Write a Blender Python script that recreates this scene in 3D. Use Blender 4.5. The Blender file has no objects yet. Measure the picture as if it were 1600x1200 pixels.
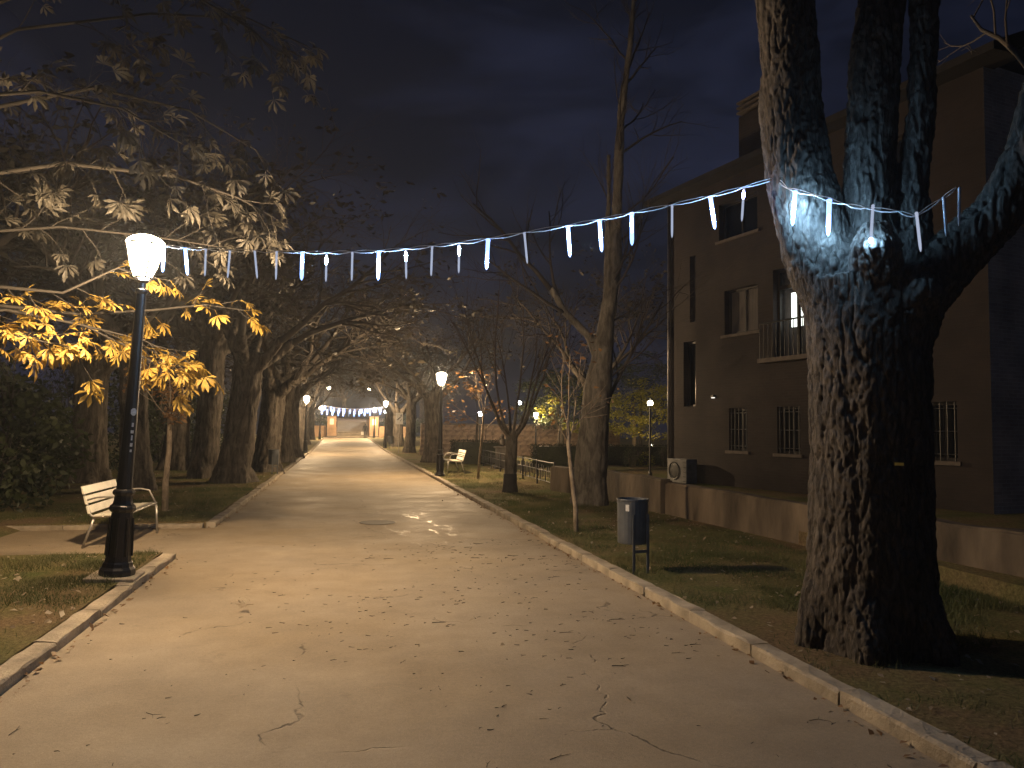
import bpy, bmesh, math, random
import numpy as np
from mathutils import Vector, Matrix

scene = bpy.context.scene
COL = scene.collection
R = math.radians

# ---------------------------------------------------------------- camera
def make_camera():
    yaw, pitch, roll = R(12.4), R(3.4), R(0.7)
    f = Vector((math.sin(yaw) * math.cos(pitch), math.cos(yaw) * math.cos(pitch), math.sin(pitch)))
    r = Vector((math.cos(yaw), -math.sin(yaw), 0))
    u = r.cross(f)
    r2 = r * math.cos(roll) + u * math.sin(roll)
    u2 = u * math.cos(roll) - r * math.sin(roll)
    cd = bpy.data.cameras.new('camera')
    cd.sensor_width = 36; cd.lens = 27.0; cd.clip_start = 0.05; cd.clip_end = 1500
    co = bpy.data.objects.new('camera', cd); COL.objects.link(co)
    m = Matrix(((r2.x, u2.x, -f.x, 0), (r2.y, u2.y, -f.y, 0), (r2.z, u2.z, -f.z, 1.6), (0, 0, 0, 1)))
    co.matrix_world = m
    scene.camera = co
make_camera()

# ---------------------------------------------------------------- night sky
world = bpy.data.worlds.new('World'); scene.world = world; world.use_nodes = True
def make_world():
    nt = world.node_tree; N = nt.nodes; L = nt.links; N.clear()
    out = N.new('ShaderNodeOutputWorld'); bg = N.new('ShaderNodeBackground')
    tc = N.new('ShaderNodeTexCoord'); mp = N.new('ShaderNodeMapping')
    mp.inputs['Scale'].default_value = (1.0, 1.0, 3.2)
    no = N.new('ShaderNodeTexNoise'); no.inputs['Scale'].default_value = 2.6
    no.inputs['Detail'].default_value = 7; no.inputs['Roughness'].default_value = 0.58; no.inputs['Distortion'].default_value = 0.4
    rp = N.new('ShaderNodeValToRGB')
    rp.color_ramp.elements[0].position = 0.44; rp.color_ramp.elements[0].color = (0.0026, 0.0038, 0.0092, 1)
    rp.color_ramp.elements[1].position = 0.72; rp.color_ramp.elements[1].color = (0.0120, 0.0150, 0.0340, 1)
    sky = N.new('ShaderNodeTexSky'); sky.sky_type = 'NISHITA'; sky.sun_disc = False
    sky.sun_elevation = R(-6); sky.sun_rotation = R(200)
    mul = N.new('ShaderNodeVectorMath'); mul.operation = 'SCALE'; mul.inputs['Scale'].default_value = 0.02
    add = N.new('ShaderNodeVectorMath'); add.operation = 'ADD'
    L.new(tc.outputs['Generated'], mp.inputs['Vector']); L.new(mp.outputs['Vector'], no.inputs['Vector'])
    L.new(no.outputs['Fac'], rp.inputs['Fac']); L.new(sky.outputs['Color'], mul.inputs[0])
    L.new(rp.outputs['Color'], add.inputs[0]); L.new(mul.outputs['Vector'], add.inputs[1])
    L.new(add.outputs['Vector'], bg.inputs['Color']); bg.inputs['Strength'].default_value = 1.0
    L.new(bg.outputs['Background'], out.inputs['Surface'])
make_world()
sd = bpy.data.lights.new('moonlight', 'SUN'); sd.energy = 0.012; sd.angle = R(12); sd.color = (0.75, 0.85, 1.0)
so = bpy.data.objects.new('moonlight', sd); COL.objects.link(so)
so.rotation_euler = (R(50), 0, R(200)); so.location = (0, 0, 18)
scene.view_settings.view_transform = 'Standard'; scene.view_settings.look = 'None'
scene.view_settings.gamma = 1.0; scene.view_settings.exposure = 0.28; scene.view_settings.use_curve_mapping = False
scene.render.engine = 'CYCLES'
cy = scene.cycles
cy.use_denoising = True
try: cy.denoiser = 'OPENIMAGEDENOISE'
except Exception: pass
cy.max_bounces = 5; cy.diffuse_bounces = 2; cy.glossy_bounces = 2; cy.transmission_bounces = 3
cy.transparent_max_bounces = 12; cy.volume_bounces = 0; cy.sample_clamp_indirect = 4.0; cy.caustics_reflective = False; cy.caustics_refractive = False
LAMP_WARM = (1.0, 0.69, 0.38)
HAZE_DENSITY = 0.0011

# ---------------------------------------------------------------- helpers
def _h(i, j, k):
    n = (i * 374761393 + j * 668265263 + k * 2147483647 + 1442695) & 0xFFFFFFFF
    n = ((n ^ (n >> 13)) * 1274126177) & 0xFFFFFFFF
    n = (n ^ (n >> 16)) & 0xFFFFFFFF
    return n.astype(np.float64) / 4294967295.0
def vnoise(P):
    P = np.asarray(P, float); I = np.floor(P).astype(np.int64); f = P - I; f = f * f * (3 - 2 * f)
    x, y, z = I[:, 0], I[:, 1], I[:, 2]
    r = 0
    for dx in (0, 1):
        wx = f[:, 0] if dx else 1 - f[:, 0]
        for dy in (0, 1):
            wy = f[:, 1] if dy else 1 - f[:, 1]
            for dz in (0, 1):
                wz = f[:, 2] if dz else 1 - f[:, 2]
                r = r + wx * wy * wz * _h(x + dx, y + dy, z + dz)
    return r

def link(o, parent=None):
    COL.objects.link(o)
    if parent is not None: o.parent = parent
    return o
def tag(o, label=None, cat=None, group=None, kind=None):
    if label: o['label'] = label
    if cat: o['category'] = cat
    if group: o['group'] = group
    if kind: o['kind'] = kind
    return o
def empty(name, loc=(0, 0, 0), rz=0.0, sc=1.0):
    o = bpy.data.objects.new(name, None); o.location = loc; o.rotation_euler = (0, 0, rz); o.scale = (sc, sc, sc)
    o.empty_display_size = 0.2
    return link(o)
def mesh_from(name, v, f, mat, parent=None, smooth=False):
    me = bpy.data.meshes.new(name); me.from_pydata(v, [], f); me.update()
    if smooth: me.polygons.foreach_set('use_smooth', [True] * len(me.polygons))
    if mat: me.materials.append(mat)
    return link(bpy.data.objects.new(name, me), parent)
def mesh_np(name, V, F, mat, parent=None, smooth=False):
    """V (n,3) array, F (m,k) array of indices, k constant."""
    me = bpy.data.meshes.new(name); n = len(V); m, k = F.shape
    me.vertices.add(n); me.vertices.foreach_set('co', np.ascontiguousarray(V, np.float32).ravel())
    me.loops.add(m * k); me.loops.foreach_set('vertex_index', np.ascontiguousarray(F, np.int32).ravel())
    me.polygons.add(m); me.polygons.foreach_set('loop_start', np.arange(0, m * k, k, dtype=np.int32))
    me.polygons.foreach_set('loop_total', np.full(m, k, np.int32))
    me.update(calc_edges=True)
    if smooth: me.polygons.foreach_set('use_smooth', [True] * m)
    if mat: me.materials.append(mat)
    return link(bpy.data.objects.new(name, me), parent)

class MB:
    def __init__(s): s.v = []; s.f = []
    def quad(s, a, b, c, d):
        n = len(s.v); s.v += [tuple(a), tuple(b), tuple(c), tuple(d)]; s.f.append((n, n + 1, n + 2, n + 3)); return s
    def box(s, c, d, rz=0.0, rx=0.0, ry=0.0):
        n = len(s.v); M = Matrix.Rotation(rz, 3, 'Z') @ Matrix.Rotation(ry, 3, 'Y') @ Matrix.Rotation(rx, 3, 'X'); c = Vector(c)
        for sx in (-.5, .5):
            for sy in (-.5, .5):
                for sz in (-.5, .5):
                    s.v.append(tuple(c + M @ Vector((sx * d[0], sy * d[1], sz * d[2]))))
        for q in ((0, 1, 3, 2), (4, 6, 7, 5), (0, 4, 5, 1), (2, 3, 7, 6), (0, 2, 6, 4), (1, 5, 7, 3)): s.f.append(tuple(n + i for i in q))
        return s
    def tube(s, pts, rad, n=8, cap=True):
        pts = [Vector(p) for p in pts]; m = len(pts)
        if not isinstance(rad, (list, tuple)): rad = [rad] * m
        b0 = len(s.v); prev = None
        for i, p in enumerate(pts):
            t = (pts[min(i + 1, m - 1)] - pts[max(i - 1, 0)])
            t = t.normalized() if t.length > 1e-9 else Vector((0, 0, 1))
            if prev is None:
                a = Vector((1, 0, 0)) if abs(t.x) < .8 else Vector((0, 1, 0)); x = (a - t * a.dot(t)).normalized()
            else:
                x = prev - t * prev.dot(t); x = x.normalized() if x.length > 1e-6 else t.orthogonal().normalized()
            prev = x; y = t.cross(x)
            for k in range(n):
                an = 2 * math.pi * k / n; s.v.append(tuple(p + (x * math.cos(an) + y * math.sin(an)) * rad[i]))
        for i in range(m - 1):
            for k in range(n):
                a = b0 + i * n + k; b = b0 + i * n + (k + 1) % n; s.f.append((a, b, b + n, a + n))
        if cap:
            s.f.append(tuple(b0 + k for k in range(n))[::-1]); s.f.append(tuple(b0 + (m - 1) * n + k for k in range(n)))
        return s
    def lathe(s, prof, n=16, c=(0, 0, 0), cap=True, rot=0.0):
        b0 = len(s.v); m = len(prof)
        for r, z in prof:
            for k in range(n):
                a = 2 * math.pi * k / n + rot; s.v.append((c[0] + r * math.cos(a), c[1] + r * math.sin(a), c[2] + z))
        for i in range(m - 1):
            for k in range(n):
                a = b0 + i * n + k; b = b0 + i * n + (k + 1) % n; s.f.append((a, b, b + n, a + n))
        if cap:
            s.f.append(tuple(b0 + k for k in range(n))[::-1]); s.f.append(tuple(b0 + (m - 1) * n + k for k in range(n)))
        return s
    def ball(s, c, r, n=10, m=6, sc=(1, 1, 1)):
        pr = [(max(1e-4, math.sin(math.pi * i / m)), -math.cos(math.pi * i / m)) for i in range(m + 1)]
        b = len(s.v); s.lathe(pr, n)
        for i in range(b, len(s.v)):
            x, y, z = s.v[i]; s.v[i] = (c[0] + x * r * sc[0], c[1] + y * r * sc[1], c[2] + z * r * sc[2])
        return s
    def build(s, name, mat, parent=None, smooth=False, bevel=0.0, angle=None):
        o = mesh_from(name, s.v, s.f, mat, parent, smooth)
        if bevel > 0:
            md = o.modifiers.new('edge', 'BEVEL'); md.width = bevel; md.segments = 2; md.limit_method = 'ANGLE'; md.angle_limit = R(35)
        return o

def copy_tree(o, parent=None):
    c = o.copy(); COL.objects.link(c)
    if parent is not None: c.parent = parent
    for ch in o.children: copy_tree(ch, c)
    return c

# ---------------------------------------------------------------- materials
def new_mat(name):
    m = bpy.data.materials.new(name); m.use_nodes = True; nt = m.node_tree
    return m, nt, nt.nodes, nt.links, nt.nodes['Principled BSDF']
def mat(name, col, rough=0.7, metal=0.0, var=0.25, scale=6.0, bump=0.0, bscale=40.0, stretch=(1, 1, 1), spec=0.5, sub=0.0):
    m, nt, N, L, B = new_mat(name)
    tc = N.new('ShaderNodeTexCoord'); mp = N.new('ShaderNodeMapping'); mp.inputs['Scale'].default_value = stretch
    L.new(tc.outputs['Object'], mp.inputs['Vector'])
    no = N.new('ShaderNodeTexNoise'); no.inputs['Scale'].default_value = scale; no.inputs['Detail'].default_value = 6
    L.new(mp.outputs['Vector'], no.inputs['Vector'])
    mr = N.new('ShaderNodeMapRange'); mr.inputs['From Min'].default_value = .3; mr.inputs['From Max'].default_value = .7
    mr.inputs['To Min'].default_value = 1 - var; mr.inputs['To Max'].default_value = 1 + var
    L.new(no.outputs['Fac'], mr.inputs['Value'])
    sc = N.new('ShaderNodeVectorMath'); sc.operation = 'SCALE'; sc.inputs[0].default_value = col[:3]
    L.new(mr.outputs['Result'], sc.inputs['Scale']); L.new(sc.outputs['Vector'], B.inputs['Base Color'])
    B.inputs['Roughness'].default_value = rough; B.inputs['Metallic'].default_value = metal
    B.inputs['Specular IOR Level'].default_value = spec
    if bump:
        nb = N.new('ShaderNodeTexNoise'); nb.inputs['Scale'].default_value = bscale; nb.inputs['Detail'].default_value = 5
        L.new(mp.outputs['Vector'], nb.inputs['Vector'])
        bp = N.new('ShaderNodeBump'); bp.inputs['Strength'].default_value = 1.0; bp.inputs['Distance'].default_value = bump
        L.new(nb.outputs['Fac'], bp.inputs['Height']); L.new(bp.outputs['Normal'], B.inputs['Normal'])
    return m
def emit(name, col, strength, transp=0.0):
    m = bpy.data.materials.new(name); m.use_nodes = True; nt = m.node_tree; N = nt.nodes; L = nt.links; N.clear()
    out = N.new('ShaderNodeOutputMaterial'); e = N.new('ShaderNodeEmission'); e.inputs['Color'].default_value = (*col, 1); e.inputs['Strength'].default_value = strength
    if transp > 0:
        t = N.new('ShaderNodeBsdfTransparent'); mx = N.new('ShaderNodeMixShader'); mx.inputs['Fac'].default_value = 1 - transp
        L.new(t.outputs[0], mx.inputs[1]); L.new(e.outputs[0], mx.inputs[2]); L.new(mx.outputs[0], out.inputs['Surface'])
    else:
        L.new(e.outputs[0], out.inputs['Surface'])
    return m
def leaf_mat(name, c1, c2, scale=3.0):
    m, nt, N, L, B = new_mat(name)
    tc = N.new('ShaderNodeTexCoord'); no = N.new('ShaderNodeTexNoise'); no.inputs['Scale'].default_value = scale; no.inputs['Detail'].default_value = 3
    oi = N.new('ShaderNodeObjectInfo'); ad = N.new('ShaderNodeVectorMath'); ad.operation = 'ADD'
    cx = N.new('ShaderNodeCombineXYZ'); mu = N.new('ShaderNodeMath'); mu.operation = 'MULTIPLY'; mu.inputs[1].default_value = 37.0
    L.new(oi.outputs['Random'], mu.inputs[0]); L.new(mu.outputs[0], cx.inputs['X']); L.new(tc.outputs['Object'], ad.inputs[0]); L.new(cx.outputs[0], ad.inputs[1])
    L.new(ad.outputs[0], no.inputs['Vector'])
    rp = N.new('ShaderNodeValToRGB'); rp.color_ramp.elements[0].position = .35; rp.color_ramp.elements[1].position = .65
    rp.color_ramp.elements[0].color = (*c1, 1); rp.color_ramp.elements[1].color = (*c2, 1)
    L.new(no.outputs['Fac'], rp.inputs['Fac']); L.new(rp.outputs['Color'], B.inputs['Base Color'])
    B.inputs['Roughness'].default_value = .6
    tr = N.new('ShaderNodeBsdfTranslucent'); L.new(rp.outputs['Color'], tr.inputs['Color'])
    mx = N.new('ShaderNodeMixShader'); mx.inputs['Fac'].default_value = .35
    L.new(B.outputs[0], mx.inputs[1]); L.new(tr.outputs[0], mx.inputs[2]); L.new(mx.outputs[0], N['Material Output'].inputs['Surface'])
    return m
def bark_mat(name, c1, c2, scale=14.0, bump=.02, zs=.18):
    m, nt, N, L, B = new_mat(name)
    tc = N.new('ShaderNodeTexCoord'); mp = N.new('ShaderNodeMapping'); mp.inputs['Scale'].default_value = (1, 1, zs)
    L.new(tc.outputs['Object'], mp.inputs['Vector'])
    no = N.new('ShaderNodeTexNoise'); no.inputs['Scale'].default_value = scale; no.inputs['Detail'].default_value = 8; no.inputs['Roughness'].default_value = .65; no.inputs['Distortion'].default_value = .6
    L.new(mp.outputs['Vector'], no.inputs['Vector'])
    rp = N.new('ShaderNodeValToRGB'); rp.color_ramp.elements[0].position = .36; rp.color_ramp.elements[1].position = .64
    rp.color_ramp.elements[0].color = (*c1, 1); rp.color_ramp.elements[1].color = (*c2, 1)
    L.new(no.outputs['Fac'], rp.inputs['Fac'])
    n2 = N.new('ShaderNodeTexNoise'); n2.inputs['Scale'].default_value = 2.2; n2.inputs['Detail'].default_value = 4; L.new(tc.outputs['Object'], n2.inputs['Vector'])
    mr = N.new('ShaderNodeMapRange'); mr.inputs['From Min'].default_value = .3; mr.inputs['From Max'].default_value = .7; mr.inputs['To Min'].default_value = .7; mr.inputs['To Max'].default_value = 1.3
    L.new(n2.outputs['Fac'], mr.inputs['Value'])
    sc = N.new('ShaderNodeVectorMath'); sc.operation = 'SCALE'; L.new(rp.outputs['Color'], sc.inputs[0]); L.new(mr.outputs['Result'], sc.inputs['Scale'])
    L.new(sc.outputs['Vector'], B.inputs['Base Color']); B.inputs['Roughness'].default_value = .85; B.inputs['Specular IOR Level'].default_value = .25
    bp = N.new('ShaderNodeBump'); bp.inputs['Distance'].default_value = bump; L.new(no.outputs['Fac'], bp.inputs['Height']); L.new(bp.outputs['Normal'], B.inputs['Normal'])
    return m
def brick_mat(name, c1, c2, mortar, bw=.24, bh=.065, bump=.006, rough=.85):
    m, nt, N, L, B = new_mat(name)
    tc = N.new('ShaderNodeTexCoord'); sp = N.new('ShaderNodeSeparateXYZ'); L.new(tc.outputs['Object'], sp.inputs[0])
    ad = N.new('ShaderNodeMath'); ad.operation = 'ADD'; L.new(sp.outputs['X'], ad.inputs[0]); L.new(sp.outputs['Y'], ad.inputs[1])
    cb = N.new('ShaderNodeCombineXYZ'); L.new(ad.outputs[0], cb.inputs['X']); L.new(sp.outputs['Z'], cb.inputs['Y'])
    br = N.new('ShaderNodeTexBrick'); br.inputs['Scale'].default_value = 1.0; br.inputs['Brick Width'].default_value = bw; br.inputs['Row Height'].default_value = bh
    br.inputs['Mortar Size'].default_value = .006 * bw / .24; br.inputs['Color1'].default_value = (*c1, 1); br.inputs['Color2'].default_value = (*c2, 1); br.inputs['Mortar'].default_value = (*mortar, 1)
    L.new(cb.outputs[0], br.inputs['Vector'])
    no = N.new('ShaderNodeTexNoise'); no.inputs['Scale'].default_value = 1.3; no.inputs['Detail'].default_value = 6; L.new(tc.outputs['Object'], no.inputs['Vector'])
    mr = N.new('ShaderNodeMapRange'); mr.inputs['From Min'].default_value = .3; mr.inputs['From Max'].default_value = .7; mr.inputs['To Min'].default_value = .65; mr.inputs['To Max'].default_value = 1.25
    L.new(no.outputs['Fac'], mr.inputs['Value'])
    sc = N.new('ShaderNodeVectorMath'); sc.operation = 'SCALE'; L.new(br.outputs['Color'], sc.inputs[0]); L.new(mr.outputs['Result'], sc.inputs['Scale'])
    L.new(sc.outputs['Vector'], B.inputs['Base Color']); B.inputs['Roughness'].default_value = rough
    bp = N.new('ShaderNodeBump'); bp.inputs['Distance'].default_value = bump; bp.invert = True
    L.new(br.outputs['Fac'], bp.inputs['Height']); L.new(bp.outputs['Normal'], B.inputs['Normal'])
    return m

def path_mat():
    m, nt, N, L, B = new_mat('worn_path')
    tc = N.new('ShaderNodeTexCoord'); P = tc.outputs['Object']
    def noise(scale, detail=5, rough=.55, dist=0, vec=P):
        n = N.new('ShaderNodeTexNoise'); n.inputs['Scale'].default_value = scale; n.inputs['Detail'].default_value = detail
        n.inputs['Roughness'].default_value = rough; n.inputs['Distortion'].default_value = dist; L.new(vec, n.inputs['Vector']); return n.outputs['Fac']
    def rng(v, a, b, c, d):
        r = N.new('ShaderNodeMapRange'); r.inputs['From Min'].default_value = a; r.inputs['From Max'].default_value = b
        r.inputs['To Min'].default_value = c; r.inputs['To Max'].default_value = d; L.new(v, r.inputs['Value']); return r.outputs['Result']
    def mth(op, a, b=None):
        x = N.new('ShaderNodeMath'); x.operation = op
        for i, q in enumerate((a, b)):
            if q is None: continue
            if isinstance(q, (int, float)): x.inputs[i].default_value = q
            else: L.new(q, x.inputs[i])
        return x.outputs[0]
    big = rng(noise(.45, 5, .6), .3, .7, .84, 1.12)
    mid = rng(noise(3.0, 6, .65), .3, .7, .88, 1.1)
    fine = mth('MULTIPLY', rng(noise(150, 3, .7), .25, .75, .70, 1.25), rng(noise(38, 4, .7), .3, .7, .88, 1.1))
    # stains: dark soiled spots
    st = rng(noise(1.7, 7, .7, .8), .60, .72, 1.0, .80)
    sp = rng(noise(23, 4, .6), .66, .74, 1.0, .72)
    # cracks: cell borders broken up by noise
    nd = N.new('ShaderNodeTexNoise'); nd.inputs['Scale'].default_value = 2.2; nd.inputs['Detail'].default_value = 6; L.new(P, nd.inputs['Vector'])
    mv = N.new('ShaderNodeVectorMath'); mv.operation = 'SCALE'; mv.inputs['Scale'].default_value = .55; L.new(nd.outputs['Color'], mv.inputs[0])
    av = N.new('ShaderNodeVectorMath'); av.operation = 'ADD'; L.new(P, av.inputs[0]); L.new(mv.outputs[0], av.inputs[1])
    vo = N.new('ShaderNodeTexVoronoi'); vo.feature = 'DISTANCE_TO_EDGE'; vo.inputs['Scale'].default_value = .42; L.new(av.outputs[0], vo.inputs['Vector'])
    line = rng(vo.outputs['Distance'], .001, .0042, 1.0, 0.0)
    gate = rng(noise(.8, 3), .50, .56, 0.0, 1.0)
    gate2 = rng(noise(9, 2), .38, .5, 0.0, 1.0)
    crack = mth('MULTIPLY', mth('MULTIPLY', line, gate), gate2)
    # wet film patches, smoother; the lamp's glint on them painted as paler colour
    mp = N.new('ShaderNodeMapping'); mp.inputs['Scale'].default_value = (1.6, .45, 1); L.new(P, mp.inputs['Vector'])
    s1 = rng(noise(2.3, 6, .7, 1.2, mp.outputs[0]), .59, .64, 0.0, 1.0)
    sx = N.new('ShaderNodeSeparateXYZ'); L.new(P, sx.inputs[0])
    dx = mth('ABSOLUTE', mth('SUBTRACT', sx.outputs['X'], 1.25)); dy = mth('ABSOLUTE', mth('SUBTRACT', sx.outputs['Y'], 13.2))
    reg = mth('MULTIPLY', rng(dx, .25, .75, 1.0, 0.0), rng(dy, 1.2, 3.2, 1.0, 0.0))
    wet_glint = mth('MULTIPLY', s1, reg)
    # tone product
    t = mth('MULTIPLY', mth('MULTIPLY', mth('MULTIPLY', big, mid), fine), mth('MULTIPLY', st, sp))
    t = mth('MULTIPLY', t, rng(crack, 0, 1, 1, .5))
    t = mth('MULTIPLY', t, rng(wet_glint, 0, 1, 1, 1.35))
    hue = N.new('ShaderNodeMix'); hue.data_type = 'RGBA'; hue.inputs['A'].default_value = (.335, .278, .208, 1); hue.inputs['B'].default_value = (.34, .268, .178, 1)
    L.new(rng(noise(.3, 3), .4, .6, 0, 1), hue.inputs['Factor'])
    sc = N.new('ShaderNodeVectorMath'); sc.operation = 'SCALE'; L.new(hue.outputs['Result'], sc.inputs[0]); L.new(t, sc.inputs['Scale'])
    L.new(sc.outputs['Vector'], B.inputs['Base Color'])
    ro = mth('SUBTRACT', rng(noise(1.1, 5), .3, .7, .62, .82), mth('MULTIPLY', wet_glint, .38))
    L.new(ro, B.inputs['Roughness']); B.inputs['Specular IOR Level'].default_value = .32
    h = mth('ADD', mth('MULTIPLY', noise(60, 5, .7), .004), mth('MULTIPLY', noise(1.6, 3), .012))
    h = mth('SUBTRACT', h, mth('MULTIPLY', crack, .012))
    bp = N.new('ShaderNodeBump'); bp.inputs['Distance'].default_value = 1.0; bp.inputs['Strength'].default_value = .8; L.new(h, bp.inputs['Height']); L.new(bp.outputs['Normal'], B.inputs['Normal'])
    return m
def lawn_mat():
    m, nt, N, L, B = new_mat('lawn_soil')
    tc = N.new('ShaderNodeTexCoord'); P = tc.outputs['Object']
    n1 = N.new('ShaderNodeTexNoise'); n1.inputs['Scale'].default_value = .7; n1.inputs['Detail'].default_value = 7; n1.inputs['Roughness'].default_value = .65; L.new(P, n1.inputs['Vector'])
    rp = N.new('ShaderNodeValToRGB'); e = rp.color_ramp.elements
    e[0].position = .38; e[0].color = (.23, .165, .095, 1); e[1].position = .62; e[1].color = (.135, .15, .055, 1)
    x = e.new(.5); x.color = (.21, .18, .085, 1)
    L.new(n1.outputs['Fac'], rp.inputs['Fac'])
    n2 = N.new('ShaderNodeTexNoise'); n2.inputs['Scale'].default_value = 28; n2.inputs['Detail'].default_value = 5; n2.inputs['Roughness'].default_value = .8; L.new(P, n2.inputs['Vector'])
    mr = N.new('ShaderNodeMapRange'); mr.inputs['From Min'].default_value = .3; mr.inputs['From Max'].default_value = .7; mr.inputs['To Min'].default_value = .45; mr.inputs['To Max'].default_value = 1.6; L.new(n2.outputs['Fac'], mr.inputs['Value'])
    sc = N.new('ShaderNodeVectorMath'); sc.operation = 'SCALE'; L.new(rp.outputs['Color'], sc.inputs[0]); L.new(mr.outputs[0], sc.inputs['Scale']); L.new(sc.outputs[0], B.inputs['Base Color'])
    B.inputs['Roughness'].default_value = .95; B.inputs['Specular IOR Level'].default_value = .1
    bp = N.new('ShaderNodeBump'); bp.inputs['Distance'].default_value = .05; L.new(n2.outputs['Fac'], bp.inputs['Height']); L.new(bp.outputs['Normal'], B.inputs['Normal'])
    return m

M = {}
M['path'] = path_mat(); M['lawn'] = lawn_mat()
M['kerb'] = mat('kerb_concrete', (.34, .29, .22), .85, var=.35, scale=5, bump=.012, bscale=45)
M['iron'] = mat('black_cast_iron', (.012, .012, .014), .38, metal=.0, var=.2, scale=12, bump=.002, bscale=60, spec=.55)
M['galv'] = mat('galvanised_steel', (.42, .40, .37), .42, metal=.7, var=.2, scale=10)
M['cream'] = mat('cream_paint', (.72, .68, .56), .45, var=.1, scale=8)
M['bin'] = mat('grey_painted_steel', (.075, .085, .10), .45, metal=.2, var=.25, scale=7)
M['dark'] = mat('dark_painted_metal', (.02, .022, .024), .5, var=.2)
M['casing_grey'] = mat('grey_casing', (.20, .20, .20), .6, var=.3)  # air conditioner casing, its white toned down to grey
M['white'] = mat('white_paint', (.75, .75, .73), .5, var=.1)
M['sticker'] = mat('paper_sticker', (.6, .6, .58), .7, var=.2, scale=60)
M['bark_big'] = bark_mat('furrowed_bark', (.032, .028, .024), (.115, .099, .084), 26, .025, .28)
M['bark'] = bark_mat('grey_bark', (.035, .030, .025), (.145, .125, .105), 9, .05, .2)
M['bark_pale'] = bark_mat('pale_bark', (.20, .155, .11), (.40, .33, .25), 18, .006, .4)
M['bark_lime'] = bark_mat('smooth_lime_bark', (.075, .066, .055), (.20, .18, .15), 10, .02, .3)
M['twig'] = mat('twig', (.06, .05, .042), .85, var=.3, scale=3)
M['twig_dark'] = mat('dark_twig_bark', (.032, .027, .022), .85, var=.3, scale=3)
M['leaf_upper'] = leaf_mat('dimmed_chestnut_leaf', (.045, .041, .034), (.09, .082, .066), 3)  # upper leaves: weaker lamplight and glare veil put into a dim grey
M['concrete'] = mat('stained_concrete', (.135, .105, .075), .9, var=.65, scale=2.2, bump=.015, bscale=14, stretch=(1, 1, .35))
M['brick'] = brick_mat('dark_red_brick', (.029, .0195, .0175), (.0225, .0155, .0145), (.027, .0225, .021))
M['brick_end_lit'] = brick_mat('lit_end_brick', (.50, .44, .37), (.40, .34, .28), (.56, .52, .47))  # end wall brick paled to stand in for an unseen lamp's light
M['brick_warm'] = brick_mat('ochre_brick', (.36, .22, .12), (.30, .18, .10), (.35, .29, .22))
M['roof'] = mat('dark_roof', (.015, .013, .013), .8, var=.3)
M['glass_dark'] = mat('dark_window_glass', (.012, .013, .016), .12, var=.05)
M['curtain'] = mat('pale_curtain', (.11, .10, .095), .9, var=.2, scale=4, stretch=(8, 8, .4))
M['frame'] = mat('dark_window_frame', (.028, .024, .022), .5)
M['sill'] = mat('stone_sill', (.12, .10, .085), .8)
M['stone'] = mat('rubble_stone', (.22, .16, .115), .92, var=.55, scale=3.2, bump=.09, bscale=5)
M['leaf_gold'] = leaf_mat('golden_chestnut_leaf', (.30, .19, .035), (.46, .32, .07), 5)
M['leaf_brown'] = leaf_mat('brown_dry_leaf', (.16, .085, .035), (.30, .17, .07), 2)
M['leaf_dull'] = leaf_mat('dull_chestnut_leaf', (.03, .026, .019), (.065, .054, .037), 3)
M['leaf_green'] = leaf_mat('evergreen_leaf', (.025, .035, .014), (.06, .075, .028), 2)
M['leaf_lime'] = leaf_mat('yellow_green_leaf', (.20, .22, .03), (.36, .34, .06), 3)
M['grass'] = leaf_mat('grass_blade', (.075, .10, .03), (.17, .16, .07), 1.2)
M['litter'] = leaf_mat('fallen_leaf', (.28, .21, .13), (.52, .45, .34), 6)
M['soil_twig'] = mat('dark_twig', (.03, .022, .016), .9)
M['hedge_dark'] = leaf_mat('clipped_hedge_leaf', (.012, .016, .008), (.03, .036, .016), 2)
M['lantern_glass'] = emit('lit_clear_lantern_glass', (1.0, .84, .60), 60.0, .88)
M['lantern_dimming'] = emit('lit_dimming_lantern_glass', (1.0, .84, .60), 14.0, .42)  # frosting added to hold lamplight back from the nearest path
M['lantern_glare_cap'] = emit('lit_glare_cap', (1.0, .84, .60), 14.0, .22)  # roof cap set glowing to imitate the glare that hides it
M['globe'] = emit('lit_globe', (1.0, .86, .62), 14.0)
M['globe_cool'] = emit('lit_cool_globe', (.92, .96, 1.0), 14.0)
M['led_dim'] = emit('led_tube_afterglow', (.66, .75, 1.0), .55, .35)
M['led_halo'] = emit('led_tube_halo', (.26, .46, 1.0), 3.0, .4)  # blue shell glow that imitates a halo round the lit tubes
M['led_off'] = mat('clear_led_tube', (.42, .44, .5), .25, var=.1)
M['led'] = emit('led_lit', (.36, .63, 1.0), 420.0)
M['led_strong'] = emit('led_lit_strong', (.32, .63, 1.0), 800.0)
M['led_violet'] = emit('led_lit_violet', (.30, .34, 1.0), 120.0)
M['led_far'] = emit('led_far', (.66, .74, 1.0), 14.0)
M['led_pink'] = emit('led_pink', (1.0, .62, .85), 7.0)
M['cable'] = mat('white_cable', (.8, .82, .88), .4, var=.05)
M['lit_room'] = emit('lit_room', (.93, 1.0, .92), 2.2)

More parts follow.
